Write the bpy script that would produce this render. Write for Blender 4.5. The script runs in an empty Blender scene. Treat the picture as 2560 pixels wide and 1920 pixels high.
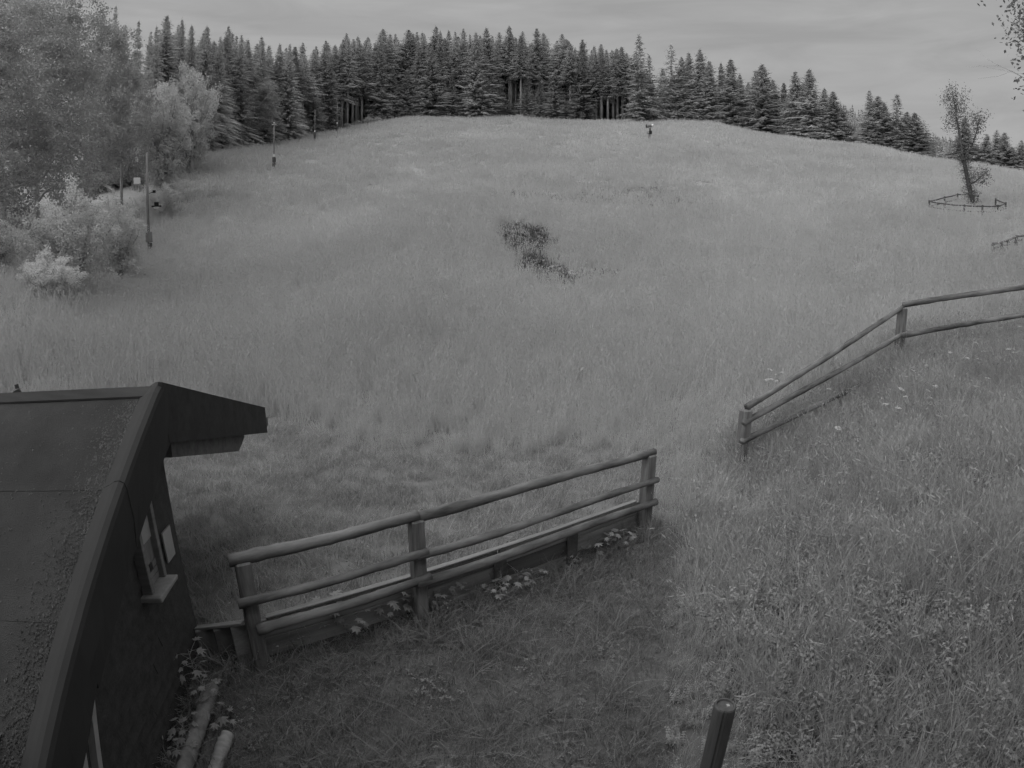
import bpy, bmesh, math, random
import numpy as np
from mathutils import Vector, Matrix

random.seed(7)
RNG = np.random.default_rng(11)
S = bpy.context.scene
COL = S.collection
PI = math.pi

# ------------------------------------------------------------------ camera
CAM_H = 3.0
FPX = 1405.0                     # stereographic wide-angle webcam lens, in pixels of a 2560 px wide frame
PITCH = math.radians(11.5)
cd = bpy.data.cameras.new('camera')
cam = bpy.data.objects.new('camera', cd)
COL.objects.link(cam)
S.camera = cam
cam.location = (0, 0, CAM_H)
cam.rotation_euler = (PI / 2 - PITCH, 0, 0)
cd.type = 'PANO'
cd.clip_start = 0.02
cd.clip_end = 8000
cd.sensor_width = 36.0
cd.sensor_height = 27.0
cd.sensor_fit = 'HORIZONTAL'
fmm = FPX / 2560 * 36.0
rr = np.linspace(0.01, 24, 400)
A_ = np.stack([rr, rr ** 2, rr ** 3, rr ** 4], 1)
kk = np.linalg.lstsq(A_, 2 * np.arctan(rr / (2 * fmm)), rcond=None)[0]
cc = cd if hasattr(cd, 'panorama_type') else cd.cycles
cc.panorama_type = 'FISHEYE_LENS_POLYNOMIAL'
cc.fisheye_fov = math.radians(170)
cc.fisheye_polynomial_k0 = 0.0
cc.fisheye_polynomial_k1 = -float(kk[0])
cc.fisheye_polynomial_k2 = -float(kk[1])
cc.fisheye_polynomial_k3 = -float(kk[2])
cc.fisheye_polynomial_k4 = -float(kk[3])

# ------------------------------------------------------------------ sky, sun, exposure
SUN_EL, SUN_AZ = math.radians(56), math.radians(245)     # azimuth clockwise from +Y: behind the camera, to the left
W = bpy.data.worlds.new('World')
S.world = W
W.use_nodes = True
wt = W.node_tree
wt.nodes.clear()
wo = wt.nodes.new('ShaderNodeOutputWorld')
wb = wt.nodes.new('ShaderNodeBackground')
sky = wt.nodes.new('ShaderNodeTexSky')
sky.sky_type = 'NISHITA'
sky.sun_disc = False
sky.sun_elevation = SUN_EL
sky.sun_rotation = SUN_AZ
sky.altitude = 600
sky.air_density = 1.0
sky.dust_density = 2.5
bw = wt.nodes.new('ShaderNodeRGBToBW')                   # infra-red camera: no colour
wt.links.new(sky.outputs[0], bw.inputs[0])
tc = wt.nodes.new('ShaderNodeTexCoord')
mp = wt.nodes.new('ShaderNodeMapping')
mp.inputs['Rotation'].default_value = (0.0, 0.25, 0.35)
mp.inputs['Scale'].default_value = (2.0, 4.0, 16.0)
mp.inputs['Location'].default_value = (3.1, 1.7, .4)
wt.links.new(tc.outputs['Generated'], mp.inputs[0])
nz = wt.nodes.new('ShaderNodeTexNoise')
nz.inputs['Scale'].default_value = 1.6
nz.inputs['Detail'].default_value = 5
nz.inputs['Roughness'].default_value = 0.55
nz.inputs['Distortion'].default_value = 0.6
wt.links.new(mp.outputs[0], nz.inputs['Vector'])
cr = wt.nodes.new('ShaderNodeMapRange')                  # thin cloud streaks in an even veil
cr.inputs['From Min'].default_value = 0.35
cr.inputs['From Max'].default_value = 0.8
cr.inputs['To Min'].default_value = 2.85
cr.inputs['To Max'].default_value = 3.75
wt.links.new(nz.outputs[0], cr.inputs[0])
mx = wt.nodes.new('ShaderNodeMix')
mx.data_type = 'FLOAT'
mx.inputs[0].default_value = 0.9
wt.links.new(bw.outputs[0], mx.inputs[2])
wt.links.new(cr.outputs[0], mx.inputs[3])
wt.links.new(mx.outputs[0], wb.inputs[0])
wb.inputs[1].default_value = 0.062
wt.links.new(wb.outputs[0], wo.inputs[0])
sd = bpy.data.lights.new('sun', 'SUN')
sd.energy = 1.42
sd.angle = math.radians(100)     # bright upper veil of cloud: no shadow edges
sd.color = (1, 1, 1)
sun = bpy.data.objects.new('sun', sd)
COL.objects.link(sun)
sun.rotation_euler = Vector((-math.sin(SUN_AZ) * math.cos(SUN_EL), -math.cos(SUN_AZ) * math.cos(SUN_EL), -math.sin(SUN_EL))).to_track_quat('-Z', 'Y').to_euler()
sun.location = (0, 0, 60)
S.render.engine = 'CYCLES'
S.view_settings.view_transform = 'Standard'
S.view_settings.look = 'None'
S.view_settings.gamma = 1
S.view_settings.exposure = 1.0
S.cycles.max_bounces = 6
S.cycles.diffuse_bounces = 3
S.cycles.transmission_bounces = 4
S.cycles.transparent_max_bounces = 4
S.cycles.caustics_reflective = False
S.cycles.caustics_refractive = False
S.cycles.use_adaptive_sampling = True
S.cycles.adaptive_threshold = 0.025
S.cycles.adaptive_min_samples = 16
S.cycles.use_denoising = True
S.cycles.denoiser = 'OPENIMAGEDENOISE'
S.cycles.denoising_input_passes = 'RGB_ALBEDO_NORMAL'

# ------------------------------------------------------------------ where a picture point lies in the world
K = 2560 / 2212.0


def ray(x, y):
    """unit direction seen at a point of the photograph (2212 px wide copy)"""
    dx, dy = x * K - 1280, y * K - 960
    r = math.hypot(dx, dy)
    th = 2 * math.atan(r / (2 * FPX))
    s, c = math.sin(th), math.cos(th)
    cx, cy = (s * dx / r, -s * dy / r) if r > 1e-6 else (0, 0)
    return np.array([cx, c * math.cos(PITCH) + cy * math.sin(PITCH), -c * math.sin(PITCH) + cy * math.cos(PITCH)])


def project(P):
    P = np.asarray(P, float).reshape(-1, 3) - np.array([0, 0, CAM_H])
    P = P / np.linalg.norm(P, axis=1)[:, None]
    c = P[:, 1] * math.cos(PITCH) - P[:, 2] * math.sin(PITCH)
    cy = P[:, 1] * math.sin(PITCH) + P[:, 2] * math.cos(PITCH)
    cx = P[:, 0]
    th = np.arccos(np.clip(c, -1, 1))
    r = 2 * FPX * np.tan(np.minimum(th, 3.0) / 2)
    m = np.maximum(np.hypot(cx, cy), 1e-9)
    return np.stack([(1280 + r * cx / m) / K, (960 - r * cy / m) / K], 1)


def at_dist(x, y, D):
    d = ray(x, y)
    return d / math.hypot(d[0], d[1]) * D + np.array([0, 0, CAM_H])


def at_z(x, y, z):
    d = ray(x, y)
    return d * (z - CAM_H) / d[2] + np.array([0, 0, CAM_H])


# ------------------------------------------------------------------ terrain
_pol = []
for a, pts in {
    0: [(3, -.12), (2, -.2), (8, 0), (9.5, .02), (15, .7), (25, 2.9), (40, 6.6), (60, 12.4), (90, 22.5), (120, 32.6), (150, 43.8), (165, 48.0), (200, 55), (300, 70), (600, 88), (1500, 95)],
    -10: [(4.6, -.02), (6.5, 0), (2.2, -.2), (9.5, .03), (150, 43.5), (165, 47)],
    -20: [(2, -.2), (6, 0), (9, .05), (15, .8), (25, 2.6), (40, 5.8), (80, 18.0), (115, 29.4), (130, 34), (200, 52)],
    -30: [(4, 0), (6, -.05), (12, .5), (95, 23.1), (130, 31), (200, 50), (400, 78)],
    -36: [(4.4, 0), (9, .25), (12, .8), (20, 1.9), (39, 4.7), (50, 8.0), (62, 12.3), (90, 19), (200, 45)],
    -49: [(3, -.15), (7, .2), (10, .9), (14, 2.0), (18, 2.95), (30, 4.6), (60, 11), (150, 30)],
    -43: [(3, -.12), (20, 2.5)],
    -70: [(3, -.1), (10, .4), (20, 2.2), (60, 8), (200, 25)],
    13.7: [(6.2, 0), (9.5, .15), (100, 25.9), (150, 42.2), (165, 47.0), (190, 54.4)],
    20: [(2.2, -.12), (12, .75), (20, 2.1), (30, 4.0), (50, 9.3), (80, 19.2), (120, 32.0), (150, 41.6), (170, 46.5), (220, 52)],
    25: [(10, .6)],
    35: [(15, 1.75), (25, 3.5), (50, 9.4), (90, 20.3), (140, 33.1), (150, 34.6), (200, 38), (400, 45)],
    45: [(16, 2.1), (20, 2.5), (35, 5.2), (50, 9.0), (80, 16.5), (122, 25.2), (135, 26.3), (200, 28), (400, 30)],
    60: [(12, 2.4), (30, 5.2), (60, 11.5), (120, 22), (200, 26)],
    80: [(8, 1.6), (30, 5), (100, 16), (400, 25)],
    110: [(5, .6), (15, 1.2), (60, 4), (300, 5)],
    150: [(4, -.2), (15, -.2), (80, -4), (400, -10)],
    -150: [(4, -.25), (15, -.4), (80, -5), (400, -12)],
    -110: [(4, -.2), (15, .1), (60, 2), (300, 6)],
}.items():
    for D, z in pts:
        _pol.append((D * math.sin(math.radians(a)), D * math.cos(math.radians(a)), z))
_pol += [(2.0, 2, .02), (3, 2, .38), (4.5, 2, .8), (6, 2, 1.1), (2.2, 4, .14), (3.5, 4.5, .5), (5, 5, .92), (7, 5, 1.4), (3.28, 7.3, .16), (2.75, 6.3, .02), (4.2, 7.6, .45), (-.9, 3.7, -.1), (.5, 4.8, -.1), (-1.7, 3.1, -.14), (1.2, 5.3, -.06), (7.1, 9.04, 1.52), (6.6, 8.0, 1.28),
         (9, 7.9, 1.95), (5.2, 8.2, .78), (10, 4, 2.0), (2.1, 6, .14), (1.2, 4.2, -.02), (1.0, 2.5, -.12), (0, 0, -.28), (0, -2, -.28), (1.0, 0.5, -.2), (-1, .5, -.25)]
_pol = np.array(_pol)


def _warp(x, y):
    D = np.hypot(x, y)
    k = np.log1p(D / 3.0) / np.maximum(D, 1e-9)
    return np.stack([x * k, y * k], -1)


_wp = _warp(_pol[:, 0], _pol[:, 1])


def _tps(r2):
    return 0.5 * r2 * np.log(np.maximum(r2, 1e-12))


def _fit():
    # heights are fitted as slope angle-like values z/(D+6) so that near and far weigh alike
    n = len(_wp)
    v = _pol[:, 2] / (np.hypot(_pol[:, 0], _pol[:, 1]) + 6)
    r2 = ((_wp[:, None] - _wp[None]) ** 2).sum(-1)
    M = np.zeros((n + 3, n + 3))
    M[:n, :n] = _tps(r2) + np.eye(n) * 2e-4
    M[:n, n] = 1
    M[:n, n + 1:] = _wp
    M[n:, :n] = M[:n, n:].T
    return np.linalg.solve(M, np.concatenate([v, np.zeros(3)]))


_cf = _fit()


def ground_z(x, y):
    x = np.asarray(x, float)
    y = np.asarray(y, float)
    sh = x.shape
    x, y = x.ravel(), y.ravel()
    out = np.empty_like(x)
    n = len(_wp)
    for i in range(0, len(x), 20000):
        w = _warp(x[i:i + 20000], y[i:i + 20000])
        r2 = ((w[:, None] - _wp[None]) ** 2).sum(-1)
        out[i:i + 20000] = (_tps(r2) @ _cf[:n] + _cf[n] + w @ _cf[n + 1:]) * (np.hypot(x[i:i + 20000], y[i:i + 20000]) + 6)
    return out.reshape(sh)


def gz(x, y):
    return float(ground_z(np.array([x]), np.array([y]))[0])


def hit(x, y, lift=0.0, dmin=1.2, dmax=260):
    """first ground point seen at a picture point; lift = height of the thing above the ground"""
    d = ray(x, y)
    h = math.hypot(d[0], d[1])
    Ds = np.exp(np.linspace(math.log(dmin), math.log(dmax), 500))
    g = ground_z(d[0] / h * Ds, d[1] / h * Ds) + lift
    zr = CAM_H + d[2] / h * Ds
    k = np.nonzero(zr <= g)[0]
    D = Ds[k[0]] if len(k) else dmax
    p = np.array([d[0] / h * D, d[1] / h * D, 0])
    p[2] = gz(p[0], p[1])
    return p


def in_poly(pts, poly):
    x, y = pts[:, 0], pts[:, 1]
    res = np.zeros(len(x), bool)
    j = len(poly) - 1
    for i in range(len(poly)):
        xi, yi = poly[i]
        xj, yj = poly[j]
        c = ((yi > y) != (yj > y)) & (x < (xj - xi) * (y - yi) / (yj - yi + 1e-12) + xi)
        res ^= c
        j = i
    return res


# ------------------------------------------------------------------ materials (grey only: the camera sees infra-red)
def new_mat(name):
    m = bpy.data.materials.new(name)
    m.use_nodes = True
    m.node_tree.nodes.clear()
    return m, m.node_tree


def N(t, kind, **kw):
    n = t.nodes.new(kind)
    for k, v in kw.items():
        if k in n.inputs:
            n.inputs[k].default_value = v
        else:
            setattr(n, k, v)
    return n


def surf_mat(name, lo, hi, scale=(8, 8, 8), detail=5, rough=.85, bump=.3, bscale=None, coords='Object', spec=.25, dist=.02):
    """rough surface whose grey runs from lo to hi along a noise; bump from the same noise"""
    m, t = new_mat(name)
    o = N(t, 'ShaderNodeOutputMaterial')
    b = N(t, 'ShaderNodeBsdfPrincipled', Roughness=rough)
    b.inputs['Specular IOR Level'].default_value = spec
    c = N(t, 'ShaderNodeTexCoord')
    mpn = N(t, 'ShaderNodeMapping')
    mpn.inputs['Scale'].default_value = scale
    n1 = N(t, 'ShaderNodeTexNoise', Scale=1.0, Detail=detail, Roughness=.62)
    t.links.new(c.outputs[coords], mpn.inputs[0])
    t.links.new(mpn.outputs[0], n1.inputs['Vector'])
    n2 = N(t, 'ShaderNodeTexNoise', Scale=.23, Detail=2)
    t.links.new(mpn.outputs[0], n2.inputs['Vector'])
    ad = N(t, 'ShaderNodeMath', operation='ADD')
    t.links.new(n1.outputs[0], ad.inputs[0])
    t.links.new(n2.outputs[0], ad.inputs[1])
    r = N(t, 'ShaderNodeMapRange')
    r.inputs['From Min'].default_value = .72
    r.inputs['From Max'].default_value = 1.28
    r.inputs['To Min'].default_value = lo
    r.inputs['To Max'].default_value = hi
    t.links.new(ad.outputs[0], r.inputs[0])
    t.links.new(r.outputs[0], b.inputs['Base Color'])
    if bump:
        bp = N(t, 'ShaderNodeBump', Strength=bump, Distance=dist)
        if bscale:
            n3 = N(t, 'ShaderNodeTexNoise', Scale=bscale, Detail=4)
            t.links.new(c.outputs[coords], n3.inputs['Vector'])
            t.links.new(n3.outputs[0], bp.inputs['Height'])
        else:
            t.links.new(n1.outputs[0], bp.inputs['Height'])
        t.links.new(bp.outputs[0], b.inputs['Normal'])
    t.links.new(b.outputs[0], o.inputs[0])
    return m


def leaf_mat(name, lo, hi, trans=.3, pos_scale=.25, pos_amt=.25):
    """foliage: tone varies by plant (object random) and slowly across the land"""
    m, t = new_mat(name)
    o = N(t, 'ShaderNodeOutputMaterial')
    oi = N(t, 'ShaderNodeObjectInfo')
    r = N(t, 'ShaderNodeMapRange')
    r.inputs['To Min'].default_value = lo
    r.inputs['To Max'].default_value = hi
    t.links.new(oi.outputs['Random'], r.inputs[0])
    g = N(t, 'ShaderNodeNewGeometry')
    n1 = N(t, 'ShaderNodeTexNoise', Scale=pos_scale, Detail=4, Roughness=.6)
    t.links.new(g.outputs['Position'], n1.inputs['Vector'])
    r2 = N(t, 'ShaderNodeMapRange')
    r2.inputs['From Min'].default_value = .3
    r2.inputs['From Max'].default_value = .7
    r2.inputs['To Min'].default_value = 1 - pos_amt
    r2.inputs['To Max'].default_value = 1 + pos_amt
    t.links.new(n1.outputs[0], r2.inputs[0])
    mu = N(t, 'ShaderNodeMath', operation='MULTIPLY')
    t.links.new(r.outputs[0], mu.inputs[0])
    t.links.new(r2.outputs[0], mu.inputs[1])
    d = N(t, 'ShaderNodeBsdfDiffuse')
    tr = N(t, 'ShaderNodeBsdfTranslucent')
    t.links.new(mu.outputs[0], d.inputs[0])
    t.links.new(mu.outputs[0], tr.inputs[0])
    ms = N(t, 'ShaderNodeMixShader', Fac=trans)
    t.links.new(d.outputs[0], ms.inputs[1])
    t.links.new(tr.outputs[0], ms.inputs[2])
    t.links.new(ms.outputs[0], o.inputs[0])
    return m


M = {}
M['wood'] = surf_mat('weathered_wood', .10, .26, (45, 45, 4), 6, .9, .5, dist=.006)
M['wood_x'] = surf_mat('weathered_rail', .045, .25, (3.5, 16, 16), 9, .9, .7, dist=.008)
M['plank'] = surf_mat('old_plank', .19, .36, (2.5, 30, 30), 6, .9, .5, dist=.005)
M['plank_dark'] = surf_mat('dark_plank', .085, .16, (2.5, 30, 30), 6, .9, .5, dist=.005)
M['log'] = surf_mat('pale_log', .14, .25, (30, 30, 4), 6, .9, .4, dist=.005)
M['felt'] = surf_mat('roofing_felt', 0.03, 0.066, (3, 3, 3), 9, .85, .9, 170, dist=.006)
M['flash'] = surf_mat('verge_flashing', 0.034, 0.046, (3, 3, 3), 4, .8, .25, 60, dist=.002)
M['fascia'] = surf_mat('dark_fascia', 0.028, 0.05, (3, 20, 20), 5, .85, .3, dist=.003)
M['clad'] = surf_mat('tarred_cladding', 0.042, 0.075, (3, 60, 60), 7, .8, .6, dist=.004)
M['white'] = surf_mat('white_paint', 0.34, 0.44, (6, 6, 6), 4, .6, .1)
M['wframe'] = surf_mat('window_frame_paint', 0.16, 0.24, (4, 4, 40), 4, .7, .2)
M['shutter'] = surf_mat('shutter_board', 0.17, 0.27, (40, 40, 3), 4, .8, .3)
M['sill'] = surf_mat('stone_sill', 0.22, 0.34, (14, 14, 14), 5, .8, .3)
M['black'] = surf_mat('black_metal', .008, .014, (6, 6, 6), 2, .6, 0)
M['metal'] = surf_mat('dark_steel', .05, .1, (6, 6, 6), 4, .6, .1, spec=.5)
M['pole'] = surf_mat('grey_pole', 0.16, 0.24, (6, 6, 2), 4, .75, .1)
M['bright'] = surf_mat('white_metal', .7, .8, (3, 3, 3), 2, .5, 0)
M['bark'] = surf_mat('bark', 0.26, 0.48, (6, 6, 1.2), 5, .95, .6, dist=.03)
M['bark_dark'] = surf_mat('dark_bark', .06, .13, (6, 6, 1.5), 5, .9, .4, dist=.02)
M['grit'] = surf_mat('grit', 0.07, 0.15, (20, 20, 20), 3, .9, 0)
M['bark_pale'] = surf_mat('pale_bark', 0.24, 0.4, (6, 6, 1.5), 5, .9, .4, dist=.02)
M['post'] = surf_mat('tarred_post', 0.07, 0.13, (40, 40, 3), 6, .7, .5, dist=.004)
M['needle'] = leaf_mat('spruce_needles', 0.34, 0.54, 0.34, 0.12, 0.2)
M['leaf_dark'] = leaf_mat('leaves_mid', 0.36, 0.46, 0.2, 0.35, 0.2)
M['leaf_near'] = leaf_mat('leaves_near', .17, .26, .2, .5, .2)
M['leaf_pale'] = leaf_mat('leaves_pale', 0.6, 0.68, 0.35, 0.5, 0.15)
M['leaf_shrub'] = leaf_mat('leaves_shrub', 0.62, 0.7, 0.45, 0.8, 0.15)
M['leaf_maple'] = leaf_mat('leaves_maple', 0.28, 0.38, 0.3, 2, 0.1)
M['grass_tall'] = leaf_mat('meadow_grass', 0.54, 0.6, 0.5, 0.07, 0.11)
M['grass_lawn'] = leaf_mat('lawn_grass', 0.21, 0.3, 0.35, 0.7, 0.22)
M['grass_mown'] = leaf_mat('mown_grass', 0.33, 0.43, 0.35, 0.6, 0.18)
M['grass_bank'] = leaf_mat('bank_grass', 0.38, 0.5, 0.4, 0.8, 0.2)
M['weed'] = leaf_mat('weeds', 0.3, 0.42, 0.35, 1.2, 0.2)
M['petal'] = leaf_mat('white_petals', 0.5, 0.62, 0.3, 1, 0.05)
M['clod'] = leaf_mat('dry_tussocks', 0.07, 0.38, 0.1, 1, 0.3)
M['hillwood'] = leaf_mat('far_wood', 0.34, 0.44, 0.1, 0.02, 0.2)


# ground: one sheet; grey follows what grows there (mown lawn, meadow, trodden soil), lowered for the shade between blades, stored per vertex
def ground_mat():
    m, t = new_mat('ground_soil_and_turf')
    o = N(t, 'ShaderNodeOutputMaterial')
    b = N(t, 'ShaderNodeBsdfDiffuse')
    at = N(t, 'ShaderNodeAttribute', attribute_name='turf')
    g = N(t, 'ShaderNodeNewGeometry')
    n1 = N(t, 'ShaderNodeTexNoise', Scale=.12, Detail=8, Roughness=.65)
    n2 = N(t, 'ShaderNodeTexNoise', Scale=3.0, Detail=6, Roughness=.7)
    for n in (n1, n2):
        t.links.new(g.outputs['Position'], n.inputs['Vector'])
    ad = N(t, 'ShaderNodeMath', operation='ADD')
    t.links.new(n1.outputs[0], ad.inputs[0])
    t.links.new(n2.outputs[0], ad.inputs[1])
    r = N(t, 'ShaderNodeMapRange')
    r.inputs['From Min'].default_value = .7
    r.inputs['From Max'].default_value = 1.3
    r.inputs['To Min'].default_value = .78
    r.inputs['To Max'].default_value = 1.2
    t.links.new(ad.outputs[0], r.inputs[0])
    mu = N(t, 'ShaderNodeMath', operation='MULTIPLY')
    t.links.new(at.outputs['Fac'], mu.inputs[0])
    t.links.new(r.outputs[0], mu.inputs[1])
    t.links.new(mu.outputs[0], b.inputs[0])
    bp = N(t, 'ShaderNodeBump', Strength=.5, Distance=.06)
    t.links.new(n2.outputs[0], bp.inputs['Height'])
    t.links.new(bp.outputs[0], b.inputs['Normal'])
    t.links.new(b.outputs[0], o.inputs[0])
    return m


M['ground'] = ground_mat()


# ------------------------------------------------------------------ building helpers
class MB:
    def __init__(s):
        s.v = []
        s.f = []

    def add(s, vs, fs):
        k = len(s.v)
        s.v += [tuple(map(float, p)) for p in vs]
        s.f += [tuple(i + k for i in q) for q in fs]
        return s

    def box(s, c, size, ax=None, jit=0):
        """box centred on c; ax = three unit axes"""
        c = np.array(c, float)
        ax = np.eye(3) if ax is None else np.array(ax, float)
        h = np.array(size) / 2
        vs = []
        for k in ((-1, -1, -1), (1, -1, -1), (1, 1, -1), (-1, 1, -1), (-1, -1, 1), (1, -1, 1), (1, 1, 1), (-1, 1, 1)):
            vs.append(c + sum(ax[i] * h[i] * k[i] for i in range(3)) + (np.array([random.uniform(-jit, jit) for _ in range(3)]) if jit else 0))
        return s.add(vs, [(0, 3, 2, 1), (4, 5, 6, 7), (0, 1, 5, 4), (1, 2, 6, 5), (2, 3, 7, 6), (3, 0, 4, 7)])

    def beam(s, a, b, w, h, up=(0, 0, 1), bev=.0):
        """rectangular beam from a to b; w sideways, h along up"""
        a, b = np.array(a, float), np.array(b, float)
        d = b - a
        L = np.linalg.norm(d)
        d /= L
        sd_ = np.cross(d, up)
        sd_ /= np.linalg.norm(sd_)
        u = np.cross(sd_, d)
        return s.box((a + b) / 2, (L, w, h), (d, sd_, u))

    def tube(s, path, rad, n=8, cap=True, wob=0):
        path = [np.array(p, float) for p in path]
        rad = [rad] * len(path) if np.isscalar(rad) else list(rad)
        k0 = len(s.v)
        ref = np.array([0, 0, 1.0])
        for i, p in enumerate(path):
            d = path[min(i + 1, len(path) - 1)] - path[max(i - 1, 0)]
            d = d / (np.linalg.norm(d) + 1e-12)
            r_ = ref if abs(d @ ref) < .95 else np.array([1.0, 0, 0])
            a = np.cross(d, r_)
            a /= np.linalg.norm(a)
            b = np.cross(d, a)
            for j in range(n):
                t = 2 * PI * j / n
                q = rad[i] * (1 + random.uniform(-wob, wob))
                s.v.append(tuple(p + a * q * math.cos(t) + b * q * math.sin(t)))
        for i in range(len(path) - 1):
            for j in range(n):
                j2 = (j + 1) % n
                s.f.append((k0 + i * n + j, k0 + i * n + j2, k0 + (i + 1) * n + j2, k0 + (i + 1) * n + j))
        if cap:
            s.f.append(tuple(k0 + j for j in range(n))[::-1])
            s.f.append(tuple(k0 + (len(path) - 1) * n + j for j in range(n)))
        return s

    def build(s, name, mat, parent=None, smooth=False, bevel=0):
        me = bpy.data.meshes.new(name)
        off = np.array(parent['_w'] if parent is not None and '_w' in parent else (0, 0, 0))
        me.from_pydata([tuple(np.array(p) - off) for p in s.v], [], s.f)
        if bevel:
            bm = bmesh.new()
            bm.from_mesh(me)
            bmesh.ops.bevel(bm, geom=[e for e in bm.edges], offset=bevel, segments=1, affect='EDGES', clamp_overlap=True)
            bm.to_mesh(me)
            bm.free()
        me.materials.append(M[mat])
        if smooth:
            for p in me.polygons:
                p.use_smooth = True
        o = bpy.data.objects.new(name, me)
        COL.objects.link(o)
        if parent is not None:
            o.parent = parent
            if '_w' in parent:
                o['_w'] = parent['_w']
        return o


def along(mb, name, mat, parent, a, b, smooth=False, bevel=0):
    """like build, but the mesh is kept in a frame whose X axis runs from a to b, so that the grain follows the piece"""
    a, b = np.array(a, float), np.array(b, float)
    X = (b - a) / np.linalg.norm(b - a)
    Y = np.cross((0, 0, 1), X) if abs(X[2]) < .9 else np.cross((0, 1, 0), X)
    Y /= np.linalg.norm(Y)
    Z = np.cross(X, Y)
    R = np.stack([X, Y, Z])
    loc = np.array(parent['_w'])
    sh = np.array([random.uniform(-9, 9), 0, 0])
    org = a - X * sh[0]
    mb.v = [tuple(R @ (np.array(p) - org)) for p in mb.v]
    o = mb.build(name, mat, None, smooth, bevel)
    o.parent = parent
    o.rotation_euler = Matrix(R.T.tolist()).to_euler()
    o.location = tuple(org - loc)
    return o


def thing(name, label, cat, loc, group=None):
    o = bpy.data.objects.new(name, None)
    o.empty_display_size = .2
    COL.objects.link(o)
    o.location = tuple(map(float, loc))
    o['label'] = label
    o['category'] = cat
    if group:
        o['group'] = group
    o['_w'] = tuple(map(float, loc))
    return o


def tag(o, label=None, cat=None, group=None, kind=None):
    if label:
        o['label'] = label
    if cat:
        o['category'] = cat
    if group:
        o['group'] = group
    if kind:
        o['kind'] = kind
    return o


def mesh_np(name, V, F, mat, smooth=False):
    """numpy verts and triangle/quad index array -> mesh"""
    V = np.asarray(V, np.float32)
    F = np.asarray(F, np.int32)
    me = bpy.data.meshes.new(name)
    k = F.shape[1]
    me.vertices.add(len(V))
    me.vertices.foreach_set('co', V.ravel())
    me.loops.add(F.size)
    me.loops.foreach_set('vertex_index', F.ravel())
    me.polygons.add(len(F))
    me.polygons.foreach_set('loop_start', np.arange(0, F.size, k, dtype=np.int32))
    me.polygons.foreach_set('loop_total', np.full(len(F), k, np.int32))
    if smooth:
        me.polygons.foreach_set('use_smooth', np.ones(len(F), bool))
    me.update(calc_edges=True)
    me.materials.append(M[mat])
    return me


# ------------------------------------------------------------------ zones of the ground, read in the picture and fixed to the land
MOWN = [(250, 1500), (345, 985), (420, 950), (560, 905), (640, 920), (760, 965), (900, 985), (1080, 988), (1250, 972), (1395, 1000), (1400, 1130), (905, 1330), (562, 1440), (433, 1500)]
PATH = [(-400, 2600), (300, 1700), (433, 1420), (562, 1425), (905, 1325), (1385, 1128), (1470, 1150), (1490, 1190), (1445, 1290), (1425, 1400), (1440, 1530), (1450, 1660), (1480, 2000), (1600, 2700)]
BARE = [(1068, 490), (1120, 484), (1198, 500), (1200, 530), (1172, 545), (1205, 575), (1240, 600), (1330, 585), (1335, 594), (1250, 616), (1232, 634), (1190, 618), (1130, 590), (1095, 540)]
STRIP = [(1040, 414), (1200, 420), (1330, 402), (1440, 408), (1460, 428), (1580, 444), (1560, 456), (1420, 446), (1300, 442), (1170, 436), (1050, 424)]
BANK = [(1470, 1150), (1560, 960), (1605, 930), (1945, 740), (2300, 640), (3200, 400), (3400, 2700), (1600, 2700), (1480, 2000), (1450, 1660), (1440, 1530), (1425, 1400), (1445, 1290), (1490, 1190)]
# hut frame: wall corner, axis towards the camera, outward normal
PSI = math.radians(12)
HC = np.array([-2.594, 3.525, 0.0])
HD = np.array([math.sin(PSI), -math.cos(PSI), 0])
HN = np.array([math.cos(PSI), math.sin(PSI), 0])


def hut(a, o, z):
    return HC + HD * a + HN * o + np.array([0, 0, z])


def in_hut(x, y):
    a = (x - HC[0]) * HD[0] + (y - HC[1]) * HD[1]
    o = (x - HC[0]) * HN[0] + (y - HC[1]) * HN[1]
    return (a > -.02) & (a < 3.6) & (o < .02) & (o > -4)


# ground sheet
az = np.concatenate([np.arange(-180, -76, 4), np.arange(-76, 76, .5), np.arange(76, 180, 4)])
az = np.radians(az)
rad = np.concatenate([[0], np.exp(np.linspace(math.log(.8), math.log(260), 230)), np.exp(np.linspace(math.log(275), math.log(6000), 24))])
AA, RR_ = np.meshgrid(az, rad[1:])
GX, GY = RR_ * np.sin(AA), RR_ * np.cos(AA)
GZ = ground_z(GX, GY)
V = np.concatenate([[[0, 0, gz(0, 0)]], np.stack([GX.ravel(), GY.ravel(), GZ.ravel()], 1)])
na, nr = len(az), len(rad) - 1
I, J = np.meshgrid(np.arange(nr - 1), np.arange(na), indexing='ij')
J2 = (J + 1) % na
F = np.stack([1 + I * na + J, 1 + I * na + J2, 1 + (I + 1) * na + J2, 1 + (I + 1) * na + J], -1).reshape(-1, 4)[:, ::-1]
me = mesh_np('ground', V, F, 'ground', True)
# centre fan
bm = bmesh.new()
bm.from_mesh(me)
bm.verts.ensure_lookup_table()
for j in range(na):
    try:
        bm.faces.new((bm.verts[0], bm.verts[1 + (j + 1) % na], bm.verts[1 + j]))
    except ValueError:
        pass
bm.normal_update()
bm.to_mesh(me)
bm.free()
pv = project(V)
turf = np.interp(np.hypot(V[:, 0], V[:, 1]), [8, 15, 60], [.17, .27, .30])  # painted shade between blades is in these greys; darker towards the camera
front = V[:, 1] > .3
turf[front & in_poly(pv, MOWN)] = .18
turf[front & in_poly(pv, PATH)] = .13
turf[front & in_poly(pv, BANK)] = .13
turf[front & in_poly(pv, BARE)] = .07
Dv = np.hypot(V[:, 0], V[:, 1])
turf[(Dv < 3.5) & (turf > .165)] = .13
turf[(Dv > 170)] = .15
me.attributes.new('turf', 'FLOAT', 'POINT').data.foreach_set('value', turf.astype(np.float32))
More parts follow.
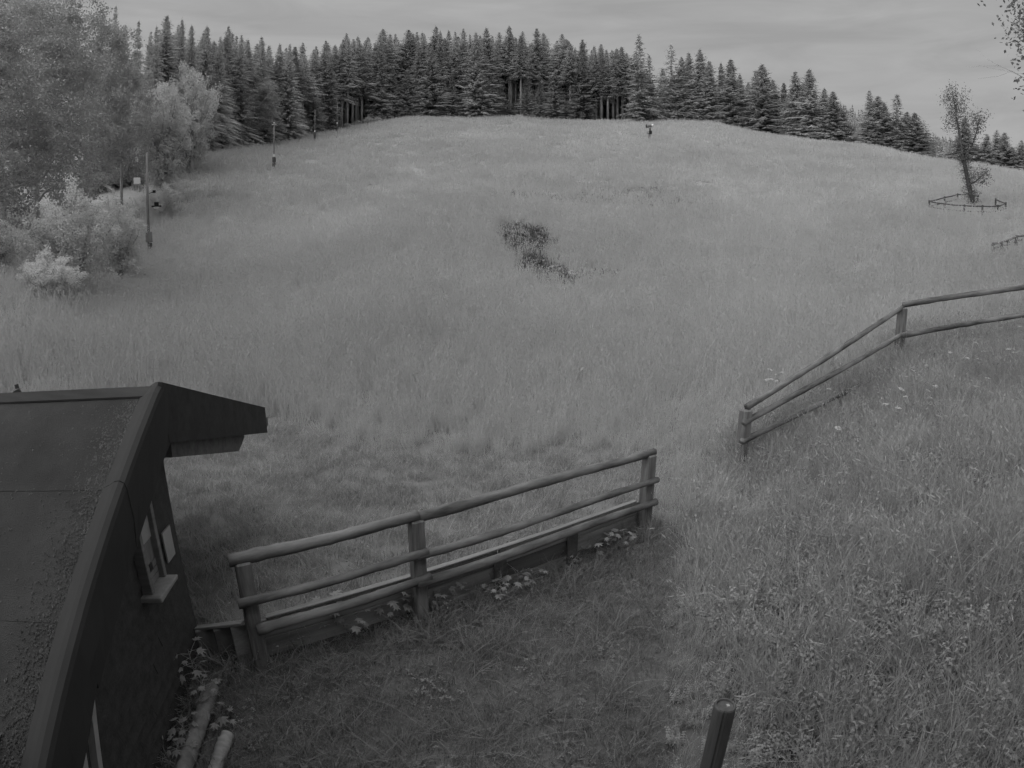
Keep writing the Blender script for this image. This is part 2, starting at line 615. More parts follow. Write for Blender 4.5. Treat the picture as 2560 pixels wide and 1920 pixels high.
ground = bpy.data.objects.new('ground', me)
COL.objects.link(ground)
tag(ground, 'sloping grass meadow rising to the forest edge', 'ground', kind='structure')

# far wooded hillside behind the right-hand spruces
hx = np.linspace(-.1, 1.25, 120)
hd = np.linspace(0, 1, 24)
HX, HDD = np.meshgrid(hx, hd)


def hill_top(x):   # elevation in degrees of the hill's skyline along azimuth x (radians)
    return np.interp(np.degrees(x), [-6, 20, 26, 30, 34, 38, 42, 46, 52, 60, 72], [15.2, 16.6, 16.9, 16.2, 15.2, 13.9, 12.5, 11.4, 10.4, 9.6, 8.5])


R0, R1 = 420.0, 760.0
HR = R0 + (R1 - R0) * HDD
top = CAM_H + R1 * np.tan(np.radians(hill_top(HX))) - 6
HZ = 22 + (top - 22) * (HDD ** .8) + 5 * np.sin(HX * 31 + HDD * 7) * HDD * (1 - HDD)
Vh = np.stack([HR * np.sin(HX), HR * np.cos(HX), HZ], -1).reshape(-1, 3)
nh = len(hx)
I, J = np.meshgrid(np.arange(len(hd) - 1), np.arange(nh - 1), indexing='ij')
Fh = np.stack([I * nh + J, I * nh + J + 1, (I + 1) * nh + J + 1, (I + 1) * nh + J], -1).reshape(-1, 4)[:, ::-1]
mh = mesh_np('hill', Vh, Fh, 'hillwood', True)
hill = bpy.data.objects.new('hill', mh)
COL.objects.link(hill)
tag(hill, 'distant wooded hillside beyond the spruces', 'hill', kind='structure')


# ------------------------------------------------------------------ tree prototypes (meshes shared by the copies)
def tri_soup(T):
    T = np.asarray(T, np.float32).reshape(-1, 3)
    return T, np.arange(len(T)).reshape(-1, 3)


def spruce_meshes(seed, h=24.0, base=.06, width=3.0, dens=1.0, ragged=.25, sparse_top=False):
    r = np.random.default_rng(seed)
    T = []
    z = h * base
    side = 1 + ragged * (r.random(8) - .5) * 1.4
    while z < h * .985:
        t = (z - h * base) / (h * (1 - base))
        prof = (1 - t) ** .92 * (.66 + .34 * min(1, t * 6 + .35)) + .16 * t * (1 - t) + .008
        R = width * prof * r.uniform(1 - ragged, 1 + ragged * .6)
        nb = max(4, int((5 + 5 * (1 - t)) * dens))
        if sparse_top and t > .55:
            nb = max(3, int(nb * .6))
        ph = r.uniform(0, 6.28)
        for b in range(nb):
            a = ph + 6.283 * b / nb + r.uniform(-.3, .3)
            if r.random() < .08:
                continue
            L = R * r.uniform(.65, 1.12) * side[int(a / 6.2832 * 8) % 8]
            dr = -.12 - .5 * (1 - t) + r.uniform(-.12, .12) if t < .8 else .35
            dirv = np.array([math.cos(a), math.sin(a), 0])
            sidev = np.array([-math.sin(a), math.cos(a), 0])
            tipz = z + dr * L + .16 * L + r.uniform(-.05, .1)
            midz = z + dr * L * .5 + .04 * L
            wb_ = (.04 + .045 * L) * r.uniform(.6, 1.4)
            p0 = np.array([0, 0, z])
            tipv = dirv * L + np.array([0, 0, tipz])
            m0 = dirv * L * .55 + sidev * wb_ + np.array([0, 0, midz - .3 * wb_])
            m1 = dirv * L * .55 - sidev * wb_ + np.array([0, 0, midz - .3 * wb_])
            mc = dirv * L * .5 + np.array([0, 0, midz + .08 * L])
            T += [p0, m0, mc, p0, mc, m1, mc, m0, tipv, mc, tipv, m1]
            n = max(2, int(L / .34))
            for k in range(n):
                s = (k + r.uniform(.3, 1)) / n * L
                zz = z + dr * s + .16 * s * s / max(L, .6) + r.uniform(-.1, .1)
                p = dirv * s + np.array([0, 0, zz]) + sidev * r.uniform(-.12, .12)
                w = (.30 + .30 * (1 - s / max(L, .01))) * r.uniform(.7, 1.25) * (.35 + .65 * (1 - t) ** .6)
                for q in range(3 if k < n - 1 else 2):
                    if q < 2:
                        e = sidev * (1 if q else -1) * w * r.uniform(.7, 1.2) + dirv * w * r.uniform(.2, .9) + np.array([0, 0, -w * r.uniform(.25, 1.1)])
                    else:
                        e = dirv * w * r.uniform(.5, 1.1) + np.array([0, 0, -w * r.uniform(.3, 1.4)]) + sidev * r.uniform(-.2, .2)
                    c = np.cross(e, r.normal(size=3))
                    c = c / (np.linalg.norm(c) + 1e-9) * w * .28
                    T += [p - c, p + c, p + e]
        z += .40 * r.uniform(.75, 1.25) * (1 if t < .7 else .8)
    for k in range(5):                                                   # leader
        zz = h * (.955 + .01 * k)
        a = r.uniform(0, 6.28)
        T += [np.array([.04, 0, zz]), np.array([-.04, 0, zz]), np.array([.25 * math.cos(a), .25 * math.sin(a), zz + .25])]
    T += [np.array([.06, 0, h * .97]), np.array([-.06, 0, h * .97]), np.array([0, 0, h])]
    V_, F_ = tri_soup(T)
    crown = mesh_np('spruce_crown', V_, F_, 'needle')
    mb = MB()
    mb.tube([(0, 0, -.6), (0, 0, h * .3), (0.05, 0, h * .65), (0, 0, h * .97)], [.24 * h / 24 + .04, .19 * h / 24 + .02, .11, .02], 8, wob=.06)
    trunk = mb_mesh(mb, 'spruce_trunk', 'bark')
    return crown, trunk


def mb_mesh(mb, name, mat, smooth=True):
    me_ = bpy.data.meshes.new(name)
    me_.from_pydata(mb.v, [], mb.f)
    me_.materials.append(M[mat])
    if smooth:
        for p in me_.polygons:
            p.use_smooth = True
    return me_


def limb(mb, r, p, d, L, rad, depth, tips, droop=0.0, spread=.6):
    path = [np.array(p)]
    rads = [rad]
    n = 5
    dd = np.array(d, float)
    for i in range(n):
        dd = dd + r.normal(size=3) * .13 + np.array([0, 0, .05 - droop])
        dd /= np.linalg.norm(dd)
        path.append(path[-1] + dd * L / n)
        rads.append(rad * (1 - .7 * (i + 1) / n))
    mb.tube(path, rads, 7 if rad > .06 else 5, cap=False)
    for q in path[2:]:
        tips.append(q)
    if depth > 0:
        for k in range(3 if depth > 1 else 4):
            i = r.integers(1, n + 1)
            nd = dd + r.normal(size=3) * spread
            nd[2] += .12 - droop
            nd /= np.linalg.norm(nd)
            limb(mb, r, path[i], nd, L * r.uniform(.5, .72), rads[i] * .62, depth - 1, tips, droop, spread)


def leaves_at(r, centres, per, sig, size, up=.5):
    C = np.repeat(np.asarray(centres), per, 0)
    n = len(C)
    P = C + r.normal(size=(n, 3)) * np.asarray(sig)
    d = r.normal(size=(n, 3))
    d /= np.linalg.norm(d, axis=1)[:, None]
    nn = r.normal(size=(n, 3)) + np.array([0, 0, up])
    e = np.cross(nn, d)
    e /= np.linalg.norm(e, axis=1)[:, None] + 1e-9
    s = size * r.uniform(.6, 1.25, n)[:, None]
    V_ = np.stack([P - d * s * .5, P + e * s * .3, P + d * s * .55, P - e * s * .3], 1).reshape(-1, 3)
    return V_, np.arange(len(V_)).reshape(-1, 4)


def broadleaf_meshes(seed, h, rw, trunk_h, mat, nclump, per, leaf, bark='bark', droop=0.0, trunk_r=.25, shape='round', sig=.45, skirt=0.0):
    r = np.random.default_rng(seed)
    mb = MB()
    tips = []
    mb.tube([(0, 0, -.5), (.05, .03, trunk_h * .5), (0, .06, trunk_h), (.1, .1, h * .55)], [trunk_r * 1.25, trunk_r, trunk_r * .85, trunk_r * .3], 10, wob=.05)
    for k in range(9):
        a = 6.28 * k / 9 + r.uniform(-.3, .3)
        zz = trunk_h + (h * .55 - trunk_h) * r.uniform(0, 1)
        limb(mb, r, (0, .06, zz), (math.cos(a), math.sin(a), r.uniform(.3, 1.2)), rw * r.uniform(.6, .95), trunk_r * .4, 2, tips, droop)
    # clump centres: an uneven shell of lobes round the crown
    C = []
    c0 = np.array([0, 0, trunk_h * .6 + (h - trunk_h * .6) * .5])
    hz = (h - trunk_h * .6) * .5
    lobes = []
    for k in range(14):
        v = r.normal(size=3)
        v /= np.linalg.norm(v)
        lobes.append((v, r.uniform(.75, 1.12)))
    while len(C) < nclump:
        v = r.normal(size=3)
        v /= np.linalg.norm(v)
        if v[2] < -.85 + skirt * -.1:
            continue
        k = max(range(14), key=lambda i: v @ lobes[i][0])
        rr_ = lobes[k][1] * r.uniform(.45, 1.0) ** .45 * (.82 + .2 * max(0, v @ lobes[k][0]))
        p = c0 + v * np.array([rw, rw, hz]) * rr_
        if shape == 'flare':                                  # narrow foot, wide head with upright plumes
            f = (p[2]) / h
            p[:2] *= .45 + .75 * min(1, f * 1.5)
        C.append(p)
    C = np.array(C)
    keep = r.random(len(C)) > .06
    V_, F_ = leaves_at(r, C[keep], per, (sig, sig, sig * .5), leaf, 1.5)
    return mesh_np('leaf_crown', V_, F_, mat), mb_mesh(mb, 'limbs', bark)


def place_tree(name, meshes, loc, rz, sxy, sz, label, cat='tree', group=None, lean=(0, 0)):
    o = bpy.data.objects.new(name, None)
    o.empty_display_size = .3
    COL.objects.link(o)
    o.location = tuple(map(float, loc))
    o.rotation_euler = (lean[0], lean[1], rz)
    o.scale = (sxy, sxy, sz)
    o['label'] = label
    o['category'] = cat
    if group:
        o['group'] = group
    for nm, m_ in zip(('crown', 'trunk'), meshes):
        c = bpy.data.objects.new(nm, m_)
        COL.objects.link(c)
        c.parent = o
    return o


SKIRT = [spruce_meshes(s, 24, b, w, 1.5, .3) for s, b, w in ((1, .03, 4.6), (2, .02, 5.0), (3, .05, 4.2), (4, .03, 5.2), (5, .04, 4.5))]
HIGH = [spruce_meshes(s, 24, b, w, 1.2, .34) for s, b, w in ((11, .44, 3.6), (12, .38, 3.9), (13, .5, 3.3), (14, .40, 3.6))]
WIDE = [spruce_meshes(s, 14, b, w, 1.5, .3) for s, b, w in ((6, .02, 3.2), (7, .03, 3.5), (8, .02, 2.8), (9, .03, 3.0))]
THIN = [spruce_meshes(21, 14, .04, 2.3, .95, .5, True), spruce_meshes(22, 14, .08, 2.1, .9, .5, True)]
H0 = {}
for ms_ in SKIRT + HIGH:
    H0[ms_[0].name] = 24.0
for ms_ in WIDE + THIN:
    H0[ms_[0].name] = 14.0


def spruce_px(xt, yt, xb, yb, D, meshes, wpx, label, group=None, name='spruce_tree'):
    """spruce whose tip shows at (xt, yt), standing D metres away under (xb, yb); wpx = crown width in picture px"""
    p = at_dist(xb, yb, D)
    p[2] = gz(p[0], p[1])
    e = ray(xt, yt)
    zt = CAM_H + D * e[2] / math.hypot(e[0], e[1])
    h = max(3.0, zt - p[2])
    half = {id(m_): None for m_ in ()}
    bb = meshes[0].vertices
    w0 = WID[meshes[0].name]
    sxy = (wpx / 1214.0 * math.hypot(D, zt - 3) / 1.12) / w0
    return place_tree(name, meshes, p, random.uniform(0, 6.28), sxy, h / H0[meshes[0].name], label, 'tree', group)


WID = {}
for ms_ in SKIRT + HIGH + THIN + WIDE:
    co = np.empty(len(ms_[0].vertices) * 3, np.float32)
    ms_[0].vertices.foreach_get('co', co)
    co = co.reshape(-1, 3)
    WID[ms_[0].name] = 2 * float(np.percentile(np.hypot(co[:, 0], co[:, 1]), 72))

# skyline of the forest, (x, y) of the tips in the picture, and the foot of the trees
SKY_X = [205, 240, 290, 350, 385, 440, 487, 530, 560, 600, 650, 700, 745, 770, 825, 880, 940, 1000, 1050, 1100, 1160, 1215, 1260, 1300, 1345, 1375]
SKY_Y = [18, 8, 42, 30, 40, 54, 54, 82, 78, 92, 90, 86, 70, 76, 60, 62, 55, 60, 58, 55, 60, 70, 84, 94, 100, 112]
FOOT_X = [300, 330, 390, 450, 520, 600, 700, 760, 830, 1100, 1250, 1390]
FOOT_Y = [420, 400, 352, 325, 312, 299, 281, 268, 258, 253, 255, 263]
FOOT_D = [56, 60, 76, 92, 103, 113, 132, 142, 149, 154, 154, 152]

LBL_F = 'tall dark spruce in the dense forest wall along the top edge of the meadow'
GRP_F = 'spruces of the forest wall above the meadow'
LBL_T = 'bare-trunked spruce with a high crown in the shaded inside of the forest'
GRP_T = 'bare-trunked spruces inside the forest'
LBL_B = 'low-branched spruce closing the back of the forest behind the bare trunks'
GRP_B = 'low-branched spruces at the back of the forest'
rf = random.Random(5)
# front row: trees with branches to the ground, leaving dark gaps with bare trunks
x = 452.0
while x < 1350:
    foot = np.interp(x, FOOT_X, FOOT_Y)
    D = np.interp(x, FOOT_X, FOOT_D) + rf.uniform(0, 3)
    gap = 730 < x < 818 or 885 < x < 918 or 990 < x < 1018 or 1095 < x < 1126 or 1218 < x < 1244 or 1264 < x < 1348
    tip = np.interp(x, SKY_X, SKY_Y)
    if not gap:
        dip = rf.choice([0, 8, 18, 35, 60, 85, 100])
        spruce_px(x, tip + dip, x, foot, D, rf.choice(SKIRT), rf.uniform(40, 62) * (1 - dip / 260), LBL_F, GRP_F)
        x += rf.uniform(20, 34)
    else:
        spruce_px(x, tip + rf.uniform(5, 30), x, foot, D + rf.uniform(0, 4), rf.choice(HIGH), rf.uniform(26, 36), LBL_T, GRP_T)
        x += rf.uniform(8, 14)
# the named tips of the skyline, a little behind the front
for xs, ys in zip(SKY_X[3:], SKY_Y[3:]):
    D = np.interp(xs, FOOT_X, FOOT_D) + rf.uniform(5, 9)
    spruce_px(xs, ys, xs, np.interp(xs, FOOT_X, FOOT_Y), D, rf.choice(HIGH), rf.uniform(36, 50), LBL_F, GRP_F)
# rows behind: a closed, dark wood
for row, (d0, step) in enumerate(((6, 24), (12, 24), (20, 24), (30, 26), (42, 24), (50, 24))):
    x = 330.0 + row * 7
    while x < 1372:
        D = np.interp(x, FOOT_X, FOOT_D) + d0 + rf.uniform(-2, 2)
        tip = np.interp(x, SKY_X, SKY_Y) + rf.uniform(6, 40)
        spruce_px(x, tip + (25 if row > 3 else 0), x, np.interp(x, FOOT_X, FOOT_Y), D, rf.choice(HIGH if row < 4 else SKIRT), rf.uniform(32, 46), *((LBL_T, GRP_T) if row < 4 else (LBL_B, GRP_B)))
        x += step * rf.uniform(.75, 1.3)
# spruces above the broadleaf trees on the left
for xs, ys, D in ((213, 20, 64), (238, 6, 66), (262, 50, 68), (290, 40, 66), (318, 62, 70), (352, 28, 74), (384, 36, 78), (408, 70, 80), (440, 55, 90), (470, 75, 95)):
    spruce_px(xs, ys, xs, 380, D, rf.choice(SKIRT), 46, 'dark spruce rising behind the pale round-crowned trees', 'spruces behind the pale round-crowned trees')

# spruces on the right of the clearing, each where its tip and foot show
RIGHT = [
    (1383, 74, 262, 153, 50, 'T', 'tallest lone spruce with a thin ragged tip at the end of the forest wall'),
    (1404, 118, 258, 160, 34, 'T', 'slim spruce just beside the ragged-tipped lone spruce'),
    (1433, 146, 256, 172, 36, 'S', 'short spruce in the gap behind the snow gun'),
    (1452, 93, 262, 165, 48, 'T', 'tall spruce at the near end of the group right of the forest gap'),
    (1474, 122, 264, 166, 44, 'S', 'R'), (1490, 112, 266, 168, 46, 'S', 'R'), (1515, 104, 268, 166, 52, 'S', 'R'), (1534, 128, 270, 164, 44, 'S', 'R'),
    (1560, 134, 271, 166, 34, 'S', 'R'), (1581, 126, 273, 160, 54, 'S', 'R'), (1600, 160, 274, 165, 40, 'S', 'R'), (1618, 176, 275, 170, 36, 'S', 'R'),
    (1634, 150, 276, 158, 40, 'S', 'R'), (1649, 138, 277, 155, 66, 'S', 'broad full spruce standing between the two right-hand groups'), (1672, 172, 280, 158, 44, 'S', 'R'),
    (1695, 178, 284, 158, 36, 'S', 'R'), (1720, 152, 288, 152, 52, 'S', 'R'), (1738, 176, 290, 154, 40, 'S', 'R'), (1751, 147, 293, 150, 56, 'S', 'R'), (1783, 190, 299, 150, 40, 'S', 'R'),
    (1801, 197, 302, 148, 54, 'S', 'R'), (1820, 236, 306, 150, 40, 'S', 'R'), (1845, 275, 311, 152, 30, 'S', 'R'), (1866, 268, 314, 150, 36, 'S', 'R'),
    (1880, 193, 317, 143, 40, 'S', 'Q'), (1898, 206, 321, 142, 58, 'S', 'Q'), (1912, 222, 324, 144, 40, 'S', 'Q'),
    (1940, 203, 329, 140, 46, 'T', 'gappy spruce with bare whorls at the end of the far right group'), (1960, 240, 333, 140, 44, 'S', 'Q'), (1977, 243, 336, 139, 54, 'S', 'Q'), (1995, 285, 339, 142, 38, 'S', 'Q'),
    (2085, 254, 352, 128, 46, 'S', 'spruce standing behind the leaning tree'), (2066, 300, 350, 135, 40, 'S', 'Q2'), (2112, 320, 356, 132, 36, 'S', 'Q2'),
    (2132, 288, 361, 128, 34, 'S', 'Q2'), (2153, 279, 366, 127, 36, 'S', 'Q2'), (2170, 285, 370, 126, 44, 'S', 'Q2'), (2188, 318, 373, 128, 38, 'S', 'Q2'), (2206, 302, 377, 125, 40, 'S', 'Q2'), (2232, 290, 382, 125, 44, 'S', 'Q2'), (2262, 310, 388, 124, 44, 'S', 'Q2'),
]
RL = {'R': ('dark spruce in the long group right of the forest gap', 'spruces right of the forest gap'),
      'Q': ('spruce in the small clump on the falling skyline, right of the long group', 'spruces of the small clump on the skyline'),
      'Q2': ('small far spruce beside the leaning tree on the skyline', 'small spruces around the leaning tree')}
for xs, ys, yb, D, w, k, lb in RIGHT:
    l_, g_ = RL.get(lb, (lb, None))
    spruce_px(xs, ys, xs, yb, D, rf.choice(THIN if k == 'T' else WIDE), w * 1.1, l_, g_)

# broadleaf trees on the left
bigA = broadleaf_meshes(31, 15, 5.2, 2.4, 'leaf_dark', 330, 125, .18, sig=.36)
bigB = broadleaf_meshes(32, 17, 4.8, 2.5, 'leaf_dark', 330, 125, .19, sig=.38, droop=.1)


def plume_meshes(seed, h, rw, nst, per, leaf, mat, sig, trunk_r=.06):
    """many-stemmed bush: arching stems, each a leafy plume with a pointed head"""
    r = np.random.default_rng(seed)
    mb = MB()
    C = []
    for k in range(nst):
        a = 6.283 * k / nst * 2.6 + r.uniform(-.3, .3)
        f = math.sqrt((k + .5) / nst)
        hh = h * (1.02 - .38 * f ** 2) * r.uniform(.86, 1.05)
        R_ = rw * f
        path = []
        for i in range(8):
            t = i / 7
            q = np.array([math.cos(a), math.sin(a), 0]) * R_ * (t ** 1.1 * (1.25 - .25 * t)) + np.array([0, 0, hh * t ** (.8 - .15 * f)])
            path.append(q + r.normal(size=3) * .03 * h * t * .5)
        mb.tube([path[0] - np.array([0, 0, .3])] + path[1:], [trunk_r * (1.1 - i / 8) for i in range(8)], 5, cap=False)
        for i in range(26):
            t = r.uniform(.12, 1.0)
            j = min(6, int(t * 7))
            q = path[j] + (path[j + 1] - path[j]) * (t * 7 - j)
            sp = sig * 1.7 * (1.15 - t) ** .5
            C.append(q + r.normal(size=3) * sp * np.array([1, 1, .8]))
    V_, F_ = leaves_at(r, np.array(C), per, sig * .42, leaf)
    return mesh_np('leaf_crown', V_, F_, mat), mb_mesh(mb, 'stems', 'bark')


roundA = plume_meshes(33, 12, 4.4, 26, 48, .24, 'leaf_pale', .62, .14)
shrubA = plume_meshes(34, 5.0, 2.3, 17, 42, .13, 'leaf_shrub', .30)


def tree_px(name, meshes, x, y, D, h, h0, sxy, label, rz=0.0):
    p = at_dist(x, y, D)
    p[2] = gz(p[0], p[1])
    return place_tree(name, meshes, p, rz, sxy, h / h0, label)


tree_px('broadleaf_tree', bigA, -60, 600, 26, 10.0, 15, .74, 'big leafy tree overhanging the track at the forest edge', .4)
tree_px('broadleaf_tree', bigB, 85, 560, 33, 13.2, 17, .80, 'tall leafy tree behind the pale shrub by the lift pole', 1.1)
tree_px('broadleaf_tree', bigA, 190, 480, 45, 17.2, 15, .84, 'spreading leafy tree between the tall tree and the pale round trees', 2.3)
tree_px('broadleaf_tree', bigB, 10, 520, 44, 16.5, 17, 1.0, 'tree with fine foliage filling the back of the left forest edge', 4.0)
tree_px('broadleaf_tree', bigA, 262, 440, 52, 13.0, 15, .60, 'leafy tree with low branches behind the first lift pole', 5.2)
tree_px('round_tree', roundA, 345, 395, 56, 11.0, 12, .74, 'pale round-crowned tree next to the leafy forest edge', .0)
tree_px('round_tree', roundA, 412, 350, 70, 12.8, 12, .80, 'pale round-crowned tree next to the dark spruces', 2.1)
tree_px('broadleaf_tree', bigB, 545, 315, 106, 13, 17, .95, 'dull broadleaf tree among the spruces behind the second lift pole', 3.1)
tree_px('shrub', shrubA, 155, 640, 21, 3.5, 5, .72, 'pale leafy shrub at the foot of the slope beside the first lift pole', 1.0)
tree_px('shrub', shrubA, 258, 565, 28, 3.7, 5, .62, 'pale leafy shrub touching the first lift pole', 2.6)
tree_px('shrub', shrubA, 120, 670, 18, 1.6, 5, .42, 'low pale shrub at the front of the thicket by the track', 4.2)
tree_px('shrub', shrubA, -10, 590, 23, 2.0, 5, .5, 'small shrub under the big leafy tree by the track', 3.2)
tree_px('shrub', shrubA, 350, 400, 50, 2.6, 5, .7, 'low dark bush at the foot of the pale round trees', .7)
for i, (xs, ys, hh) in enumerate(((772, 264, 1.5), (795, 262, 2.0), (815, 262, 1.6), (752, 268, 1.2))):
    tree_px('shrub', shrubA, xs, ys, 143 - i, hh, 5, .55, 'low pale bush in front of the bare trunks at the forest edge', i).__setitem__('group', 'low bushes at the forest edge')
# tree at the camera's right, its branches reach into the corner
nearR = broadleaf_meshes(35, 13, 4.2, 3.0, 'leaf_near', 300, 90, .13, sig=.36)
place_tree('broadleaf_tree', nearR, (16.5, 10.3, gz(16.5, 10.3)), .5, 1.0, 1.0, 'leafy tree whose branch tips hang in at the upper right corner')
place_tree('broadleaf_tree', bigA, (-19, 4, gz(-19, 4)), 1.5, 1.0, 1.0, 'unseen broad leafy tree beyond the hut, added for shade')  # out-of-view tree, added for its shade

# far wood on the hillside: reads as one mass
r_ = np.random.default_rng(77)
Tt = []
for i in range(4600):
    a = r_.uniform(-.05, 1.2)
    u = r_.uniform(0, 1) ** .6
    R_ = R0 + (R1 - R0) * u
    tz = CAM_H + R1 * math.tan(math.radians(float(hill_top(a)))) - 6
    z0 = 22 + (tz - 22) * u ** .8
    h_ = r_.uniform(9, 16)
    w_ = r_.uniform(2.2, 4.2)
    c_ = np.array([R_ * math.sin(a), R_ * math.cos(a), z0])
    for lv in range(5):
        zb = h_ * (.05 + .19 * lv)
        zt = h_ * (.34 + .165 * lv)
        wr = w_ * (1 - .19 * lv)
        for k in range(6):
            a0 = 6.283 * k / 6 + r_.uniform(-.4, .4)
            a1 = a0 + 1.1
            Tt += [c_ + [wr * math.cos(a0), wr * math.sin(a0), zb + r_.uniform(-.8, .8)], c_ + [wr * math.cos(a1), wr * math.sin(a1), zb + r_.uniform(-.8, .8)], c_ + [0, 0, zt]]
V_, F_ = tri_soup(np.array(Tt))
fw = bpy.data.objects.new('far_wood', mesh_np('far_wood', V_, F_, 'hillwood'))
COL.objects.link(fw)
tag(fw, 'distant conifer wood covering the hillside behind the spruces', 'forest', kind='stuff')

# ------------------------------------------------------------------ the hut
RZ, RA, RS = 2.291, .282, .57           # ridge height, ridge place along the wall, slope of the camera-side roof
OV = .2                                 # verge overhang
LEFT = -3.6                             # how far the hut reaches to the left
hb = hut(0, 0, 0)
HUT = thing('lift_hut', 'dark timber lift hut with a felt roof beside the wooden fence', 'hut', (hb[0], hb[1], 0))


def roof_z(a):
    return RZ - RS * (a - RA) if a > RA else RZ - .29 * (RA - a)


def roof_slab(name, a0, a1, o0, o1, th, mat, lift=0.0, parent=HUT, nseg=1, wav=0.0, bevel=0):
    mb = MB()
    vs, fs = [], []
    for i in range(nseg + 1):
        o = o0 + (o1 - o0) * i / nseg
        for a in (a0, a1):
            z = roof_z(a) + lift + (random.uniform(-wav, wav) if 0 < i < nseg else 0)
            vs += [hut(a, o, z), hut(a, o, z - th)]
    for i in range(nseg):
        k = i * 4
        fs += [(k, k + 4, k + 6, k + 2), (k + 1, k + 3, k + 7, k + 5), (k, k + 1, k + 5, k + 4), (k + 2, k + 6, k + 7, k + 3)]
    fs += [(0, 2, 3, 1), (nseg * 4, nseg * 4 + 1, nseg * 4 + 3, nseg * 4 + 2)]
    mb.add(vs, fs)
    return mb.build(name, mat, parent, bevel=bevel)


roof = roof_slab('roof', RA, 3.25, LEFT, OV - .07, .09, 'fascia', -.012)
# felt sheets, each lapping over the one below
for i, (a0, a1) in enumerate(((RA + .02, 1.03), (.98, 1.74), (1.69, 2.45), (2.40, 3.28))):
    s_ = roof_slab('roofing_sheet', a0, a1, LEFT - .02, OV - .10, .008, 'felt', .012 - .0025 * i, roof, 10, .0015)
rfar = roof_slab('rear_roof', -2.61, RA, LEFT, OV - .02, .07, 'felt', -.004)
# ridge capping
mb = MB()
for a0, a1 in ((RA - .10, RA), (RA, RA + .085)):
    vs = [hut(a, o, roof_z(a) + dz) for o in (LEFT - .02, OV - .05) for a in (a0, a1) for dz in (.028, .016)]
    mb.add(vs, [(0, 2, 6, 4), (1, 5, 7, 3), (0, 4, 5, 1), (2, 3, 7, 6), (0, 1, 3, 2), (4, 6, 7, 5)])
mb.build('ridge_cap', 'fascia', HUT)


# verge flashing on the camera side: raised roll, then a deep face; pieces lap each other with a crooked joint
def verge(a0, a1, drop0, drop1, off):
    prof = [(-.115, .014), (-.075, .03), (-.04, .05), (-.01, .054), (.02, .04), (.03, .01)]
    mb = MB()
    n = 7
    vs = []
    for i in range(n + 1):
        t = i / n
        a = a0 + (a1 - a0) * t
        drop = drop0 + (drop1 - drop0) * t + .012 * math.sin(t * 5 + a0 * 3)
        z = roof_z(a)
        w = .006 * math.sin(t * 7 + a0)
        for o, dz in prof + [(.032 + w, -drop * .5), (.022 - w, -drop), (.0, -drop), (-.0, -.05)]:
            vs.append(hut(a, OV + o + off, z + dz + off))
    m_ = len(prof) + 4
    fs = []
    for i in range(n):
        for j in range(m_ - 1):
            k = i * m_ + j
            fs.append((k, k + 1, k + m_ + 1, k + m_))
    fs.append(tuple(range(m_)))
    fs.append(tuple(n * m_ + j for j in range(m_))[::-1])
    mb.add(vs, fs)
    return mb.build('verge_flashing', 'flash', HUT, smooth=False)


verge(RA - .02, 1.02, .36, .36, .004)
verge(.97, 1.78, .36, .31, .0)
verge(1.73, 2.5, .30, .27, .003)
verge(2.45, 3.28, .27, .25, .0)
# far verge: dark board, rafter tail below it, gutter end
mb = MB()
vs = [hut(a, o, z) for a, zt, zb in ((RA + .02, RZ + .055, RZ - .36), (-2.60, 1.475, 1.165)) for o in (OV - .0, OV + .03) for z in (zt, zb)]
mb.add(vs, [(0, 1, 3, 2), (4, 6, 7, 5), (0, 4, 5, 1), (2, 3, 7, 6), (0, 2, 6, 4), (1, 5, 7, 3)])
mb.build('verge_board', 'fascia', HUT)
mb = MB()
p0, p1 = hut(.1, .10, 1.86), hut(-1.72, .10, 1.36)
vs = []
for q, dz in ((p0, 0), (p1, 0)):
    for o in (-.04, .05):
        vs += [q + HN * o + np.array([0, 0, .06]), q + HN * o + np.array([0, 0, -.10])]
vs[5] += HD * .12
vs[7] += HD * .12
e0 = [hut(-1.86, .06, 1.40), hut(-1.86, .15, 1.40), hut(-1.86, .06, 1.33), hut(-1.86, .15, 1.33)]
mb.add(vs + e0, [(0, 1, 3, 2), (0, 4, 5, 1), (2, 3, 7, 6), (0, 2, 6, 4), (1, 5, 7, 3), (4, 6, 9, 8), (8, 9, 11, 10), (5, 10, 11, 7), (4, 8, 10, 5), (6, 7, 11, 9)])
mb.build('rafter_tail', 'plank_dark', HUT)
mb = MB()
mb.box(hut(-2.76, .12, 1.24), (.22, .13, .11), (HD, HN, (0, 0, 1)))
mb.box(hut(-2.70, -1.7, 1.25), (.12, 3.6, .10), (HD, HN, (0, 0, 1)))
mb.build('gutter', 'metal', HUT)
# walls: tarred boards in courses on the gable wall, plain slabs behind
mb = MB()
mb.box(hut(1.6, -1.8, .55), (3.1, 3.5, 1.3), (HD, HN, (0, 0, 1)))
mb.build('wall_core', 'clad', HUT)
mb = MB()
mb.add([hut(.01, -.03, 0), hut(3.2, -.03, 0), hut(3.2, -.03, roof_z(3.2) - .12), hut(RA, -.03, RZ - .12), hut(.01, -.03, roof_z(.01) - .12),
        hut(.01, -3.5, 0), hut(3.2, -3.5, 0), hut(3.2, -3.5, roof_z(3.2) - .12), hut(RA, -3.5, RZ - .12), hut(.01, -3.5, roof_z(.01) - .12)],
       [(0, 1, 2, 3, 4), (9, 8, 7, 6, 5), (0, 5, 6, 1), (1, 6, 7, 2), (0, 4, 9, 5), (4, 3, 8, 9), (3, 2, 7, 8)])
mb.build('wall', 'clad', HUT)
z = -.3
ci = 0
